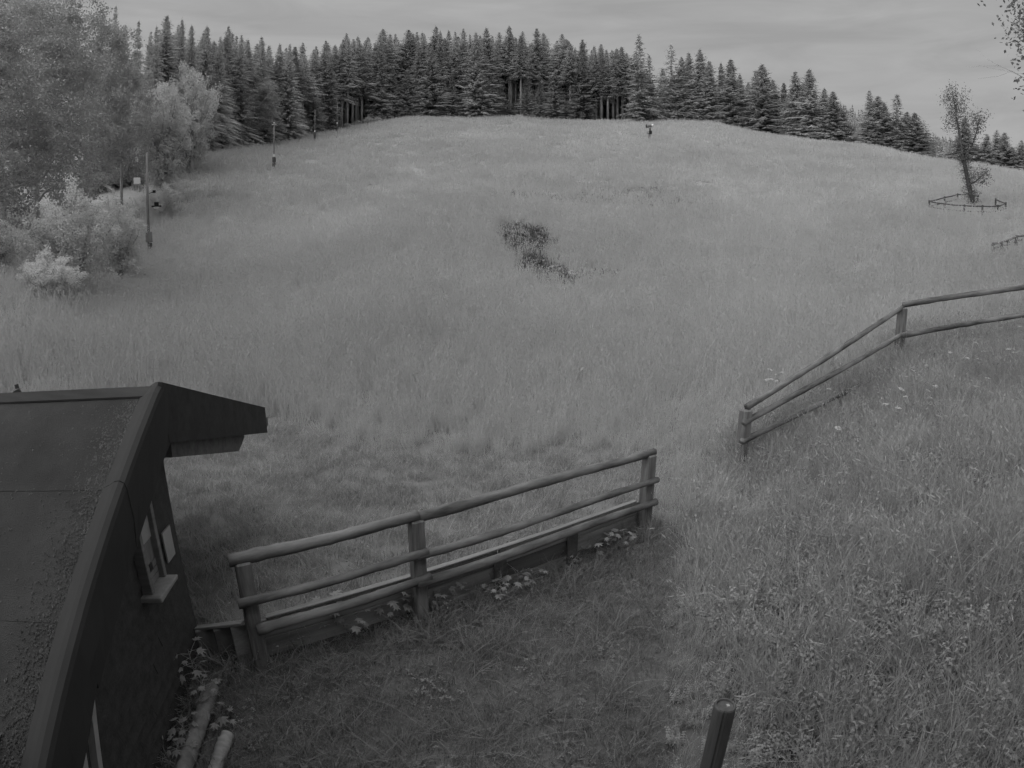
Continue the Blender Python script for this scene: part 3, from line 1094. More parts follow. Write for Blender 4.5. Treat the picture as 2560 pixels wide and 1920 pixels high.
while z < 2.0:
    hgt = .105
    amax = min(3.22, RA + (RZ - .10 - (z + hgt)) / RS)
    if amax < .1:
        break
    # boards of one course are cut at random lengths
    a = -.012
    while a < amax - .02:
        L = random.uniform(.6, 1.5)
        a2 = min(a + L, amax)
        if amax - a2 < .05:
            a2 = amax
        mb = MB()
        t0 = random.uniform(.016, .024)
        dz = random.uniform(-.004, .004)
        vs = [hut(q, o, zz) for q in (a + .0015, a2 - .0015) for o, zz in ((-.022, z + dz), (t0, z + dz), (.002, z + hgt + .012), (-.022, z + hgt + .012))]
        mb.add(vs, [(0, 1, 2, 3), (7, 6, 5, 4), (0, 4, 5, 1), (1, 5, 6, 2), (2, 6, 7, 3), (3, 7, 4, 0)])
        mb.build('cladding_board', 'clad', HUT)
        a = a2
    z += hgt
# corner board
mb = MB()
mb.beam(hut(-.03, -.02, -.2), hut(-.03, -.02, 1.98), .05, .05, up=HD)
mb.build('corner_board', 'clad', HUT)
# window with boarded shutter
WIN = MB()
WIN.box(hut(.55, .022, 1.30), (.27, .03, .70), (HD, HN, (0, 0, 1)))
win = WIN.build('window', 'shutter', HUT)
for k, (a_, zz, w_, h_) in enumerate(((.44, 1.30, .045, .70), (.69, 1.30, .04, .70), (.565, 1.63, .29, .045))):
    mb = MB()
    mb.box(hut(a_, .045 + .004 * k, zz), (w_, .075, h_), (HD, HN, (0, 0, 1)))
    mb.build('frame', 'wframe', win, bevel=.004)
mb = MB()
mb.box(hut(.555, .042, 1.405), (.205, .012, .17), (HD, HN, (0, 0, 1)))
mb.build('white_panel', 'white', win)
for zz in (1.03, 1.08, 1.135):
    mb = MB()
    mb.box(hut(.555, .04, zz), (.20, .008, .04), (HD, HN, (0, 0, 1)))
    mb.build('slat', 'shutter', win)
mb = MB()
for k in range(3):
    mb.box(hut(.548 + .016 * k, .047, 1.135), (.006, .012, .05), (HD, HN, (0, 0, 1)))
mb.build('handle', 'metal', win)
mb = MB()
mb.box(hut(.59, .085, .985), (.33, .15, .035), (HD, HN, (0, 0, 1)), jit=.006)
mb.build('sill', 'sill', win, bevel=.006)
mb = MB()
mb.box(hut(.18, .030, 1.118), (.155, .012, .24), (HD, HN, (0, 0, 1)))
mb.build('notice_panel', 'white', HUT)
# dark panel with white boards leaning on it, half under the eaves
w2 = MB()
w2.box(hut(1.86, .02, .35), (.24, .02, 1.1), (HD, HN, (0, 0, 1)))
w2 = w2.build('wall_panel', 'clad', HUT)
for a_, zt, a2_ in ((1.64, 1.0, 2.2), (1.87, .86, 2.33)):
    mb = MB()
    mb.beam(hut(a2_, .05, -.2), hut(a_, .05, zt), .045, .045, up=HN)
    mb.build('leaning_board', 'white', w2)
# cowl behind the ridge
cw = at_dist(32, 866, 5.05)
COWL = thing('roof_cowl', 'small dark wedge-shaped vent cowl standing behind the hut ridge', 'vent', (cw[0], cw[1], cw[2] - .12))
ex = np.array([ray(60, 866)[0] - ray(10, 866)[0], ray(60, 866)[1] - ray(10, 866)[1], 0])
ex /= np.linalg.norm(ex)
ey = np.array([-ex[1], ex[0], 0])
mb = MB()
vs = []
for s_ in (-.06, .06):
    for u_, w_ in ((-.14, -.14), (.075, -.14), (.075, .02), (.045, .095), (.02, .09), (-.14, .0)):
        vs.append(cw + ex * u_ + ey * s_ + np.array([0, 0, w_]))
mb.add(vs, [(0, 1, 2, 3, 4, 5), (11, 10, 9, 8, 7, 6), (0, 6, 7, 1), (1, 7, 8, 2), (2, 8, 9, 3), (3, 9, 10, 4), (4, 10, 11, 5), (5, 11, 6, 0)])
mb.build('cowl_hood', 'metal', COWL)
mb = MB()
mb.tube([cw + ex * .035 + np.array([0, 0, .08]), cw + ex * .03 + np.array([0, 0, .125])], .016, 8)
mb.build('cowl_knob', 'metal', COWL)
mb = MB()
mb.tube([cw + np.array([0, 0, -.6]), cw + np.array([0, 0, -.1])], .06, 10)
mb.build('cowl_pipe', 'metal', COWL)
# grit and moss on the felt: nobody could count it
r_ = np.random.default_rng(9)
Tt = []
for i in range(4200):
    a = r_.uniform(RA + .1, 3.2)
    o = OV - .11 - abs(r_.normal()) * (.10 if i % 4 else 1.2)
    if o < LEFT + .1:
        continue
    s_ = r_.uniform(.002, .008) * (1.8 if r_.random() < .04 else 1)
    c_ = hut(a, o, roof_z(a) + .013)
    q = [c_ + HD * s_ * math.cos(t) * r_.uniform(.6, 1.3) + HN * s_ * math.sin(t) + np.array([0, 0, -RS * s_ * math.cos(t)]) for t in (0, 1.6, 3.1, 4.7)]
    tp = c_ + np.array([0, 0, s_ * .9])
    for k in range(4):
        Tt += [q[k], q[(k + 1) % 4], tp]
V_, F_ = tri_soup(np.array(Tt))
gr = bpy.data.objects.new('roof_grit', mesh_np('roof_grit', V_, F_, 'grit'))
COL.objects.link(gr)
tag(gr, 'pale grit and moss crumbs scattered on the hut roof felt', 'grit', kind='stuff')

# ------------------------------------------------------------------ the fence across the foreground
FC, FD, FB = np.array([-2.0, 3.46, 0]), np.array([-.82, 4.30, 0]), np.array([1.56, 6.0, 0])
FDIR = (FB - FC) / np.linalg.norm(FB - FC)
FNR = np.array([FDIR[1], -FDIR[0], 0])          # towards the camera


def round_rail(mb, a, b, r, n=10, seg=22, wob=.0):
    pts, rs = [], []
    ph = random.uniform(0, 6)
    for i in range(seg + 1):
        t = i / seg
        p = np.array(a) + (np.array(b) - np.array(a)) * t
        p = p + np.array([0, 0, .008 * math.sin(t * 7 + ph)]) + FNR * .006 * math.sin(t * 5 + ph * 2)
        pts.append(p)
        rs.append(r * (1.06 - .12 * t) * (1 + random.uniform(-.06, .06)) * (1.13 if random.random() < .09 else 1))
    mb.tube(pts, rs, n, wob=.06)
    return mb


FENCE = thing('wooden_fence', 'weathered log-rail fence with planks along its foot beside the hut', 'fence', FD)
for p, zt in ((FC, .965), (FD, .965), (FB, .96)):
    mb = MB()
    w = .118 if p is not FB else .13
    mb.beam(p + np.array([0, 0, -.4]), p + np.array([0, 0, zt]) + FDIR * .012, w, w, up=FNR)
    mb.build('post', 'wood', FENCE, bevel=.014)
E0 = FC - FDIR * .085
E1 = FB + FDIR * .085


def rail_part(name, parent, a, b, r, mat='wood_x'):
    return along(round_rail(MB(), a, b, r), name, mat, parent, a, b, smooth=True)


for a, b, za, zb, r in ((E0, FD + FDIR * .03, .98, .985, .048), (FD + FDIR * .035, E1, .985, .98, .047)):
    rail_part('top_rail', FENCE, a + np.array([0, 0, za]), b + np.array([0, 0, zb]), r)
for a, b, z0, z1, r in ((E0, FD + FDIR * .06, .655, .675, .037), (FD - FDIR * .05, E1, .665, .665, .037), (E0 + FDIR * .1, FD + FDIR * .08, .40, .415, .041), (FD - FDIR * .06, E1, .405, .39, .042)):
    rail_part('rail', FENCE, a + np.array([0, 0, z0]) + FNR * .092, b + np.array([0, 0, z1]) + FNR * .092, r)
# planks behind the posts
ends = [0, 1.44, 2.35, 3.30, 4.36]
for i in range(4):
    a, b = FC + FDIR * (ends[i] + .012), FC + FDIR * (ends[i + 1] - .012)
    for z0, h_ in ((.28, .165), (.105, .18), (-.07, .165)):
        mb = MB()
        o_ = FNR * -(.085 + random.uniform(0, .012))
        q0 = a + o_ + np.array([0, 0, z0 + random.uniform(-.004, .004)])
        q1 = b + o_ + np.array([0, 0, z0 + random.uniform(-.004, .004)])
        mb.beam(q0, q1, .032, h_ - .006)
        along(mb, 'plank', 'plank' if (i + int(z0 * 10)) % 3 else 'plank_dark', FENCE, q0, q1, bevel=.004)
for t_ in (2.35, 3.28):
    mb = MB()
    mb.beam(FC + FDIR * t_ - FNR * .045 + np.array([0, 0, -.2]), FC + FDIR * t_ - FNR * .045 + np.array([0, 0, .34]), .13, .03, up=FNR)
    mb.build('batten', 'plank_dark', FENCE)
# board cap lying behind the lower rail
mb = MB()
q0, q1 = FC + FDIR * .12 - FNR * .095 + np.array([0, 0, .379]), FC + FDIR * 4.3 - FNR * .095 + np.array([0, 0, .374])
mb.beam(q0, q1, .055, .02)
along(mb, 'cap_board', 'plank', FENCE, q0, q1, bevel=.004)

# short palisade between fence and hut
PAL0 = hut(.02, .03, 0)
PAL = thing('plank_barrier', 'short barrier of upright planks between the hut corner and the fence', 'barrier', (PAL0 + FC) / 2 - np.array([0, 0, .1]))
pd = FC - PAL0
pl = np.linalg.norm(pd)
pd = pd / pl
for i, (t0, t1, mt) in enumerate(((.01, .33, 'log'), (.34, .64, 'plank_dark'), (.65, .97, 'plank'))):
    mb = MB()
    c_ = PAL0 + pd * (t0 + t1) / 2 * pl
    mb.beam(c_ + np.array([0, 0, -.4]) + FNR * .02 * (i % 2), c_ + np.array([0, 0, .25 + .17 * (t0 + t1) / 2]) + FNR * .02 * (i % 2), (t1 - t0) * pl, .035, up=FNR)
    mb.build('plank', mt, PAL, bevel=.005)
mb = MB()
q0, q1 = PAL0 + np.array([0, 0, .265]), FC - FDIR * .07 + np.array([0, 0, .44])
mb.beam(q0, q1, .06, .025)
along(mb, 'cap_board', 'plank', PAL, q0, q1, bevel=.004)

# logs lying along the hut wall
for pa, pb, r, lb, mt in (((458, 1488), (388, 1690), .062, 'pale peeled log lying along the foot of the hut wall', 'log'),
                          ((492, 1590), (452, 1700), .048, 'thinner grey pole lying next to the pale log', 'plank')):
    a, b = hit(*pa, lift=r), hit(*pb, lift=r)
    LG = thing('log', lb, 'log', (a + b) / 2)
    mb = round_rail(MB(), a + [0, 0, r], b + [0, 0, r], r)
    mb.build('log_body', mt, LG, smooth=True)
    for q, s_ in ((a, 1), (b, -1)):
        mb = MB()
        dr = (a - b) / np.linalg.norm(a - b) * s_
        mb.tube([q + np.array([0, 0, r]) + dr * .001, q + np.array([0, 0, r]) + dr * .008], r * .93, 9)
        mb.build('cut_end', 'log', LG)

# ------------------------------------------------------------------ the fence on the bank
P1 = at_dist(1612, 880, 8.0)
P2 = at_dist(1950, 662, 11.5)
P3 = at_dist(2330, 605, 13.0)
BF = thing('bank_fence', 'two-sided pole fence climbing the weedy bank at its upper edge', 'fence', (P2[0], P2[1], gz(P2[0], P2[1])))
for i, p in enumerate((P1, P2, P3)):
    mb = MB()
    g = gz(p[0], p[1])
    w = .15
    dirp = np.array([P2[0] - P1[0], P2[1] - P1[1], 0])
    dirp /= np.linalg.norm(dirp)
    mb.beam((p[0], p[1], g - .4), (p[0], p[1], p[2] - .03), w, w, up=dirp)
    mb.build('post', 'wood', BF, bevel=.016)


def off(p, dz, s=0.0):
    return p + np.array([0, 0, dz])


toC = np.array([-.55, -.83, 0])
for a, b, dz0, dz1, r, nm in ((P1, P2, .0, -.02, .048, 'top_rail'), (P2, P3, .03, .03, .052, 'top_rail'), (P1, P2, -.20, -.52, .044, 'rail'), (P2, P3, -.52, -.47, .046, 'rail'), (P1, P2, -.47, -1.08, .042, 'rail'), (P2, P3, -.98, -.9, .048, 'rail')):
    s_ = np.zeros(3) if nm == 'top_rail' else toC * .1
    rail_part(nm, BF, a + np.array([0, 0, dz0]) + s_, b + np.array([0, 0, dz1]) + s_, r)

# ------------------------------------------------------------------ round post in the foreground
pa = at_dist(1567, 1522, 2.53)
gA = gz(pa[0], pa[1])
RP = thing('round_post', 'dark round timber post with a cracked side and hollow top in the tall grass', 'post', (pa[0], pa[1], gA))
nseg = 36
prof = [(.060, -.35 + gA), (.061, pa[2] - .03), (.060, pa[2] - .008), (.055, pa[2]), (.048, pa[2] - .002), (.044, pa[2] - .014), (.0001, pa[2] - .018)]
mb = MB()
vs, fs = [], []
for (r, z) in prof:
    for j in range(nseg):
        t = 2 * PI * j / nseg
        q = r
        if abs(((t - 4.35 + PI) % (2 * PI)) - PI) < .09 and r > .05:
            q = r * .90
        vs.append((pa[0] + q * math.cos(t), pa[1] + q * math.sin(t), z))
for i in range(len(prof) - 1):
    for j in range(nseg):
        j2 = (j + 1) % nseg
        fs.append((i * nseg + j, i * nseg + j2, (i + 1) * nseg + j2, (i + 1) * nseg + j))
mb.add(vs, fs)
mb.build('post_body', 'post', RP)
mb = MB()
mb.box((pa[0] + .018, pa[1] + .002, pa[2] - .012), (.016, .02, .008))
mb.build('tag', 'white', RP)

# ------------------------------------------------------------------ lift poles on the slope
def lift_pole(x, yb, yt, D, label, first=False):
    p = at_dist(x, yb, D)
    p[2] = gz(p[0], p[1])
    e = ray(x, yt)
    zt = CAM_H + D * e[2] / math.hypot(e[0], e[1])
    L = thing('lift_pole', label, 'pole', p, None if first else None)
    h = zt - p[2]
    r = .085 if not first else .10
    mb = MB()
    mb.tube([p + [0, 0, -.5], p + [0, 0, h * .5], p + [0, 0, h]], [r, r * .9, r * .75], 10)
    mb.build('pole_shaft', 'pole', L, smooth=True)
    mb = MB()
    if not first:
        mb.tube([p + [0, 0, .05], p + [0, 0, .07], p + [0, 0, h * .27], p + [0, 0, h * .275]], [.20, .23, .22, .17], 12)
        mb.build('pad', 'metal', L)
        mb = MB()
        mb.tube([p + [0, 0, h * .275], p + [0, 0, h * .335]], .125, 10)
        mb.build('white_band', 'bright', L)
        mb = MB()
        mb.tube([p + [0, 0, h - .02], p + [0, 0, h + .08]], [.11, .08], 8)
        mb.tube([p + [-.3, 0, h - .15], p + [.3, 0, h - .15]], .035, 6)
        mb.build('head', 'bright' if D < 90 else 'pole', L)
    return L, p, h


lift_pole(592, 366, 266, 74, 'thin lift pole with dark padded foot and round pale head, standing free on the slope')
lift_pole(680, 304, 238, 113, 'thin lift pole with a white band just above its foot, middle one up the slope')
lift_pole(728, 279, 222, 129, 'farthest lift pole with a white band in front of the forest edge')
L, p, h = lift_pole(323, 552, 330, 39, 'tall lift pole with white box and floodlight beside the pale shrub', True)
rx = np.array([math.cos(math.radians(-35)), math.sin(math.radians(35)), 0])     # sideways as seen from the hut
rx = np.array([ray(400, 450)[0] - ray(300, 450)[0], ray(400, 450)[1] - ray(300, 450)[1], 0])
rx /= np.linalg.norm(rx)


def hp_(y):
    e = ray(323, y)
    return CAM_H + 39 * e[2] / math.hypot(e[0], e[1])


mb = MB()
mb.tube([p + rx * .16 + [0, 0, -.3], p + rx * .14 + np.array([0, 0, hp_(525) - p[2]])], .07, 8)
mb.build('foot_stay', 'metal', L)
mb = MB()
mb.box((p[0] + rx[0] * .02, p[1] + rx[1] * .02, hp_(512)), (.42, .3, .62), (rx, np.cross((0, 0, 1), rx), (0, 0, 1)))
mb.build('switch_box', 'pole', L, bevel=.02)
mb = MB()
c_ = np.array([p[0], p[1], hp_(391)]) - rx * .62
mb.box(c_, (.42, .25, .40), (rx, np.cross((0, 0, 1), rx), (0, 0, 1)))
mb.build('white_box', 'bright', L, bevel=.02)
mb = MB()
mb.tube([c_ + rx * .2, c_ + rx * .62], .03, 6)
mb.build('box_arm', 'metal', L)
c_ = np.array([p[0], p[1], hp_(446)]) + rx * .55
mb = MB()
mb.box(c_, (.62, .25, .07), (rx, np.cross((0, 0, 1), rx), (0, 0, 1)))
mb.box(c_ + np.array([0, 0, .14]), (.28, .2, .22), (rx, np.cross((0, 0, 1), rx), (0, 0, 1)))
mb.build('lamp_bracket', 'black', L)
mb = MB()
mb.tube([c_ + np.array([0, 0, -.05]) , c_ + np.array([0, 0, -.16])], [.20, .12], 10)
mb.build('lamp_glass', 'bright', L)
mb = MB()
mb.tube([np.array([p[0], p[1], hp_(418)]) + rx * .1, np.array([p[0], p[1], hp_(414)]) + rx * .45], .025, 6)
mb.box(np.array([p[0], p[1], hp_(414)]) + rx * .42, (.2, .12, .16), (rx, np.cross((0, 0, 1), rx), (0, 0, 1)))
mb.build('cable_bracket', 'black', L)

# ------------------------------------------------------------------ snow gun
D = 100.0
p = at_dist(1403, 304, D)
p[2] = gz(p[0], p[1])
SG = thing('snow_gun', 'snow gun on a short tower near the forest gap', 'snow gun', p)
gx = np.array([math.cos(math.radians(13.7)), -math.sin(math.radians(13.7)), 0])
gy = np.array([gx[1] * -1, gx[0], 0])
u = np.array([0, 0, 1.0])
ztop = CAM_H + D * ray(1403, 268)[2] / math.hypot(*ray(1403, 268)[:2]) - p[2]
sc = ztop / 2.9
for s_ in (-.13, .10):
    mb = MB()
    mb.beam(p + gx * (s_ * sc) - u * .4, p + gx * (s_ * .8 * sc) + u * 1.3 * sc, .10, .10, up=gy)
    mb.build('leg', 'black', SG)
mb = MB()
mb.box(p + gx * .18 * sc + u * 1.45 * sc, (.5 * sc, .45, .55 * sc), (gx, gy, u))
mb.build('control_box', 'black', SG, bevel=.03)
for zz in (1.55, 1.28):
    mb = MB()
    mb.tube([p + u * zz * sc, p - gx * .45 * sc + u * (zz - .06) * sc], .05, 8)
    mb.build('hose_arm', 'black', SG)
mb = MB()
mb.tube([p + gx * .1 * sc + u * 1.6 * sc, p + gx * .1 * sc + u * 2.15 * sc], .13, 8)
mb.build('mast', 'black', SG)
mb = MB()
for s_ in (-1, 1):
    mb.tube([p + gx * .05 * sc + u * 2.1 * sc, p + gx * (.05 + .22 * s_) * sc + u * 2.35 * sc, p + gx * (.05 + .26 * s_) * sc + u * 2.7 * sc], .05, 6)
mb.build('yoke', 'metal', SG)
ax_ = (gx * .9 - gy * .35)
ax_ /= np.linalg.norm(ax_)
c_ = p + gx * .05 * sc + u * 2.6 * sc
mb = MB()
mb.tube([c_ - ax_ * .45 * sc, c_ - ax_ * .3 * sc, c_ + ax_ * .42 * sc], [.30 * sc, .28 * sc, .22 * sc], 18)
drum = mb.build('drum', 'pole', SG)
mb = MB()
mb.tube([c_ - ax_ * .60 * sc, c_ - ax_ * .47 * sc], [.31 * sc, .31 * sc], 18)
mb.build('fan_intake', 'black', SG)
mb = MB()
mb.tube([c_ + ax_ * .43 * sc, c_ + ax_ * .70 * sc + u * .03], [.24 * sc, .25 * sc], 18)
mb.build('nozzle_ring', 'bright', SG)

# ------------------------------------------------------------------ feed box and marker at the forest edge
p = at_dist(828, 260, 146)
p[2] = gz(p[0], p[1])
FX = thing('feed_box', 'small pale wooden box under the spruce skirts at the forest edge', 'box', p)
mb = MB()
mb.box(p + u * .75, (1.9, 1.2, 1.1))
mb.build('box_body', 'log', FX)
mb = MB()
mb.box(p + u * 1.36, (2.3, 1.6, .10))
mb.build('box_roof', 'plank_dark', FX)
for s_ in (-.8, .8):
    mb = MB()
    mb.box(p + np.array([s_, -.4, .05]), (.14, .14, .5))
    mb.build('leg', 'plank_dark', FX)
p = at_dist(972, 254, 149)
p[2] = gz(p[0], p[1])
mk = MB()
mk.tube([p - u * .3, p + u * 1.4, p + u * 1.45], [.13, .13, .05], 8)
mk = mk.build('marker_post', 'bright')
tag(mk, 'small white marker stake at the foot of the forest wall', 'stake')

# ------------------------------------------------------------------ leaning tree with its little paddock fence
D = 50.0
tb = at_dist(2104, 458, D)
tb[2] = gz(tb[0], tb[1])


def tp(x, y, dd=0.0):
    return at_dist(x, y, D + dd)


LT = thing('leaning_tree', 'leaning shaggy tree with sparse light top inside a small rail ring', 'tree', tb)
rt = np.random.default_rng(41)
mb = MB()
main = [tb - u * .4, tp(2100, 430), tp(2092, 395), tp(2085, 360), tp(2079, 330), tp(2074, 300), tp(2068, 265), tp(2062, 225), tp(2056, 192)]
mb.tube(main, [.22, .19, .17, .15, .12, .09, .07, .05, .02], 9, wob=.06)
sec = [tp(2080, 335), tp(2098, 320), tp(2105, 300), tp(2112, 275), tp(2118, 248)]
mb.tube(sec, [.10, .08, .06, .045, .015], 6)
low = [tp(2093, 398), tp(2108, 392), tp(2118, 382), tp(2128, 374)]
mb.tube(low, [.09, .07, .05, .02], 6)
low2 = [tp(2081, 345), tp(2092, 342), tp(2102, 338)]
mb.tube(low2, [.07, .05, .02], 6)
low3 = [tp(2082, 350), tp(2072, 346), tp(2062, 340)]
mb.tube(low3, [.06, .04, .015], 6)
mb.build('trunk', 'bark_dark', LT, smooth=True)
# shaggy shoots along the trunk
mb = MB()
SH = []
for k in range(420):
    t = rt.uniform(.3, 4.6)
    i = int(t)
    q = main[i] + (main[i + 1] - main[i]) * (t - i)
    d = rt.normal(size=3)
    d[2] = abs(d[2]) * .25 - .1
    d /= np.linalg.norm(d)
    L_ = rt.uniform(.25, .8)
    mb.tube([q, q + d * L_ * .6, q + d * L_ + u * .08], [.018, .012, .004], 3, cap=False)
    SH += [q + d * L_ * .7, q + d * L_]
mb.build('shoots', 'bark_dark', LT)
C = []
for path, n_, sg, lo in ((main[5:], 80, .34, .12), (sec[2:], 26, .22, .3), (low[1:], 20, .26, 0)):
    for k in range(n_):
        t = rt.uniform(lo, 1) * (len(path) - 1.001)
        i = int(t)
        q = path[i] + (path[i + 1] - path[i]) * (t - i)
        w = 1.0 if path is not sec else .6
        C.append(q + rt.normal(size=3) * np.array([sg * 1.3, sg * 1.3, sg]) * w)
V_, F_ = leaves_at(rt, np.array(C), 30, .22, .13)
V2, F2 = leaves_at(rt, np.array(SH), 2, .10, .10)
V_ = np.concatenate([V_, V2]) - tb
F_ = np.arange(len(V_)).reshape(-1, 4)
cr_ = bpy.data.objects.new('crown', mesh_np('crown', V_, F_, 'leaf_near'))
COL.objects.link(cr_)
cr_.parent = LT
PF = thing('paddock_fence', 'small low rail ring fence around the leaning tree', 'fence', tb)
ring = [(2007, 452, 47.5), (2040, 446, 50.5), (2068, 443, 53), (2092, 443, 53.5), (2112, 449, 52.5), (2150, 456, 51), (2172, 456, 49), (2155, 462, 47.3), (2122, 460, 46.8), (2083, 458, 46.6), (2040, 455, 46.8)]
RP_ = []
for x_, y_, D_ in ring:
    q = at_dist(x_, y_, D_)
    RP_.append(q)
for i, q in enumerate(RP_):
    g = gz(q[0], q[1])
    q[2] = max(q[2], g + .75)
    mb = MB()
    mb.beam(q + np.array([0, 0, -q[2] + g - .3]), q + u * .08, .10, .10, up=(1, 0, 0))
    mb.build('post', 'bark_dark', PF)
    q2 = RP_[(i + 1) % len(RP_)]
    if i == 4:
        continue
    for dz in (0, -.38):
        g2 = gz(q2[0], q2[1])
        mb = MB()
        mb.tube([q + u * dz, (q + np.array([q2[0], q2[1], max(q2[2], g2 + .75)])) / 2 + u * (dz - .03), np.array([q2[0], q2[1], max(q2[2], g2 + .75) + dz])], [.055, .05, .045], 6)
        mb.build('rail', 'bark_dark', PF)
# rough rail fence at the right edge
EF0 = [(2145, 533, 33.0), (2165, 526, 33.5), (2178, 520, 34), (2196, 511, 34.2), (2230, 502, 34.6)]
EF = None
pts_ = []
for x_, y_, D_ in EF0:
    q = at_dist(x_, y_, D_)
    g = gz(q[0], q[1])
    q[2] = max(q[2], g + .55)
    pts_.append((q, g))
EF = thing('meadow_fence', 'crooked grey rail fence half sunk in the meadow on the right', 'fence', (pts_[2][0][0], pts_[2][0][1], pts_[2][1]))
for i, (q, g) in enumerate(pts_):
    mb = MB()
    mb.beam((q[0], q[1], g - .3), q + u * .06, .12, .12, up=(1, 0, 0))
    mb.build('post', 'wood', EF)
    if i < len(pts_) - 1:
        q2 = pts_[i + 1][0]
        for dz, r in ((0, .06), (-.22, .055)):
            mb = MB()
            mb.tube([q + u * dz, (q + q2) / 2 + u * (dz + random.uniform(-.04, .04)), q2 + u * dz], [r, r, r], 7)
            mb.build('rail', 'wood', EF)

# ------------------------------------------------------------------ unseen building added behind the camera to shade the foreground
ST = thing('shade_building', 'unseen timber building with wide eaves added behind the viewpoint for shade', 'building', (0, -6, gz(0, -6)))
mb = MB()
mb.box((1.0, -6.4, 1.7), (15, 7, 4.6))
mb.build('wall', 'plank_dark', ST)
mb = MB()
for s_ in (1, -1):
    vs = [(-7.6, -6.4, 7.2), (9.6, -6.4, 7.2), (9.6, -6.4 + 6.5 * s_, 4.3), (-7.6, -6.4 + 6.5 * s_, 4.3)]
    vs += [(a, b, c - .2) for a, b, c in vs]
    mb.add(vs, [(0, 1, 2, 3), (7, 6, 5, 4), (0, 4, 5, 1), (1, 5, 6, 2), (2, 6, 7, 3), (3, 7, 4, 0)])
mb.build('roof', 'felt', ST)
for s_ in (-6.5, 8.5):
    mb = MB()
    mb.add([(s_ - .1, -9.9, 4.0), (s_ - .1, -2.9, 4.0), (s_ - .1, -6.4, 6.3), (s_ + .1, -9.9, 4.0), (s_ + .1, -2.9, 4.0), (s_ + .1, -6.4, 6.3)], [(0, 1, 2), (5, 4, 3), (0, 3, 4, 1), (1, 4, 5, 2), (2, 5, 3, 0)])
    mb.build('gable', 'plank_dark', ST)

# ------------------------------------------------------------------ grass: blades gathered in tufts, spread over the land
def tuft(name, seed, n, h, spread, lean, width, mat, seg=3, heads=0.0, hv=.35, curl=.5):
    r = np.random.default_rng(seed)
    T = []
    for i in range(n):
        rr_ = spread * math.sqrt(r.random())
        a = r.uniform(0, 6.283)
        p = np.array([rr_ * math.cos(a), rr_ * math.sin(a), -.03])
        az_ = r.uniform(0, 6.283)
        d = np.array([math.cos(az_), math.sin(az_), 0])
        s = np.array([-math.sin(az_), math.cos(az_), 0])
        tw = r.uniform(-1.2, 1.2)
        s = s * math.cos(tw) + d * math.sin(tw)
        hh = h * (1 - hv + 2 * hv * r.random())
        ln = lean * r.uniform(.2, 1.3)
        w = width * r.uniform(.7, 1.3)
        pts = []
        for k in range(seg + 1):
            t = k / seg
            pts.append(p + d * (ln * hh * (t * (1 - curl) + curl * t * t)) + np.array([0, 0, hh * (t - .28 * ln * t * t)]))
        head = r.random() < heads
        for k in range(seg):
            w0 = w * (1 - (k / seg) ** 1.6 * .75)
            w1 = w * (1 - ((k + 1) / seg) ** 1.6 * .75)
            a0, a1, b0, b1 = pts[k] - s * w0, pts[k] + s * w0, pts[k + 1] - s * w1, pts[k + 1] + s * w1
            if k == seg - 1 and not head:
                T += [a0, a1, pts[k + 1]]
            else:
                T += [a0, a1, b1, a0, b1, b0]
        if head:
            q = pts[-1]
            dv = pts[-1] - pts[-2]
            dv /= np.linalg.norm(dv)
            L_ = h * r.uniform(.10, .2)
            for k in range(2):
                c = np.cross(dv, r.normal(size=3))
                c /= np.linalg.norm(c)
                c *= width * r.uniform(1.6, 2.8)
                T += [q, q + dv * L_ * .4 + c, q + dv * L_, q, q + dv * L_, q + dv * L_ * .4 - c]
    V_, F_ = tri_soup(np.array(T))
    o = bpy.data.objects.new(name, mesh_np(name, V_, F_, mat))
    return o


def weed(name, seed, h, mat, pairs=7, leaf=.07):
    """upright nettle-like stem with pairs of leaves"""
    r = np.random.default_rng(seed)
    T = []
    for st in range(3):
        p = np.array([r.uniform(-.06, .06), r.uniform(-.06, .06), -.03])
        d = np.array([r.uniform(-.25, .25), r.uniform(-.25, .25), 1.0])
        hh = h * r.uniform(.7, 1.1)
        for k in range(4):
            q0, q1 = p + d * hh * k / 4, p + d * hh * (k + 1) / 4
            s = np.array([.004, .002, 0])
            T += [q0 - s, q0 + s, q1 + s, q0 - s, q1 + s, q1 - s]
        for k in range(pairs):
            t = .25 + .75 * k / (pairs - 1)
            q = p + d * hh * t
            a0 = k * 1.57 + r.uniform(-.3, .3)
            for sg in (0, PI):
                a = a0 + sg
                L_ = leaf * (1.15 - .65 * t) * r.uniform(.8, 1.2) * 1.5
                o_ = np.array([math.cos(a), math.sin(a), 0])
                s = np.array([-math.sin(a), math.cos(a), 0]) * L_ * .28
                m1 = q + o_ * L_ * .45 + np.array([0, 0, .15 * L_])
                e = q + o_ * L_ + np.array([0, 0, -.25 * L_])
                T += [q, m1 - s, m1 + s, m1 - s, e, m1 + s]
    V_, F_ = tri_soup(np.array(T))
    return bpy.data.objects.new(name, mesh_np(name, V_, F_, mat))


def herb(name, seed, mat, n=10, size=.03, rad=.08, h=.05):
    """low broad-leaved herbs of the lawn (clover, plantain)"""
    r = np.random.default_rng(seed)
    T = []
    for i in range(n):
        a = r.uniform(0, 6.283)
        p = np.array([math.cos(a), math.sin(a), 0]) * rad * math.sqrt(r.random()) + np.array([0, 0, h * r.uniform(.5, 1.3)])
        for k in range(3):
            b = a + k * 2.1 + r.uniform(-.3, .3)
            o_ = np.array([math.cos(b), math.sin(b), r.uniform(-.2, .4)]) * size * r.uniform(.7, 1.2)
            s = np.array([-math.sin(b), math.cos(b), 0]) * size * .42
            T += [p, p + o_ * .7 - s, p + o_, p, p + o_, p + o_ * .7 + s]
    V_, F_ = tri_soup(np.array(T))
    return bpy.data.objects.new(name, mesh_np(name, V_, F_, mat))


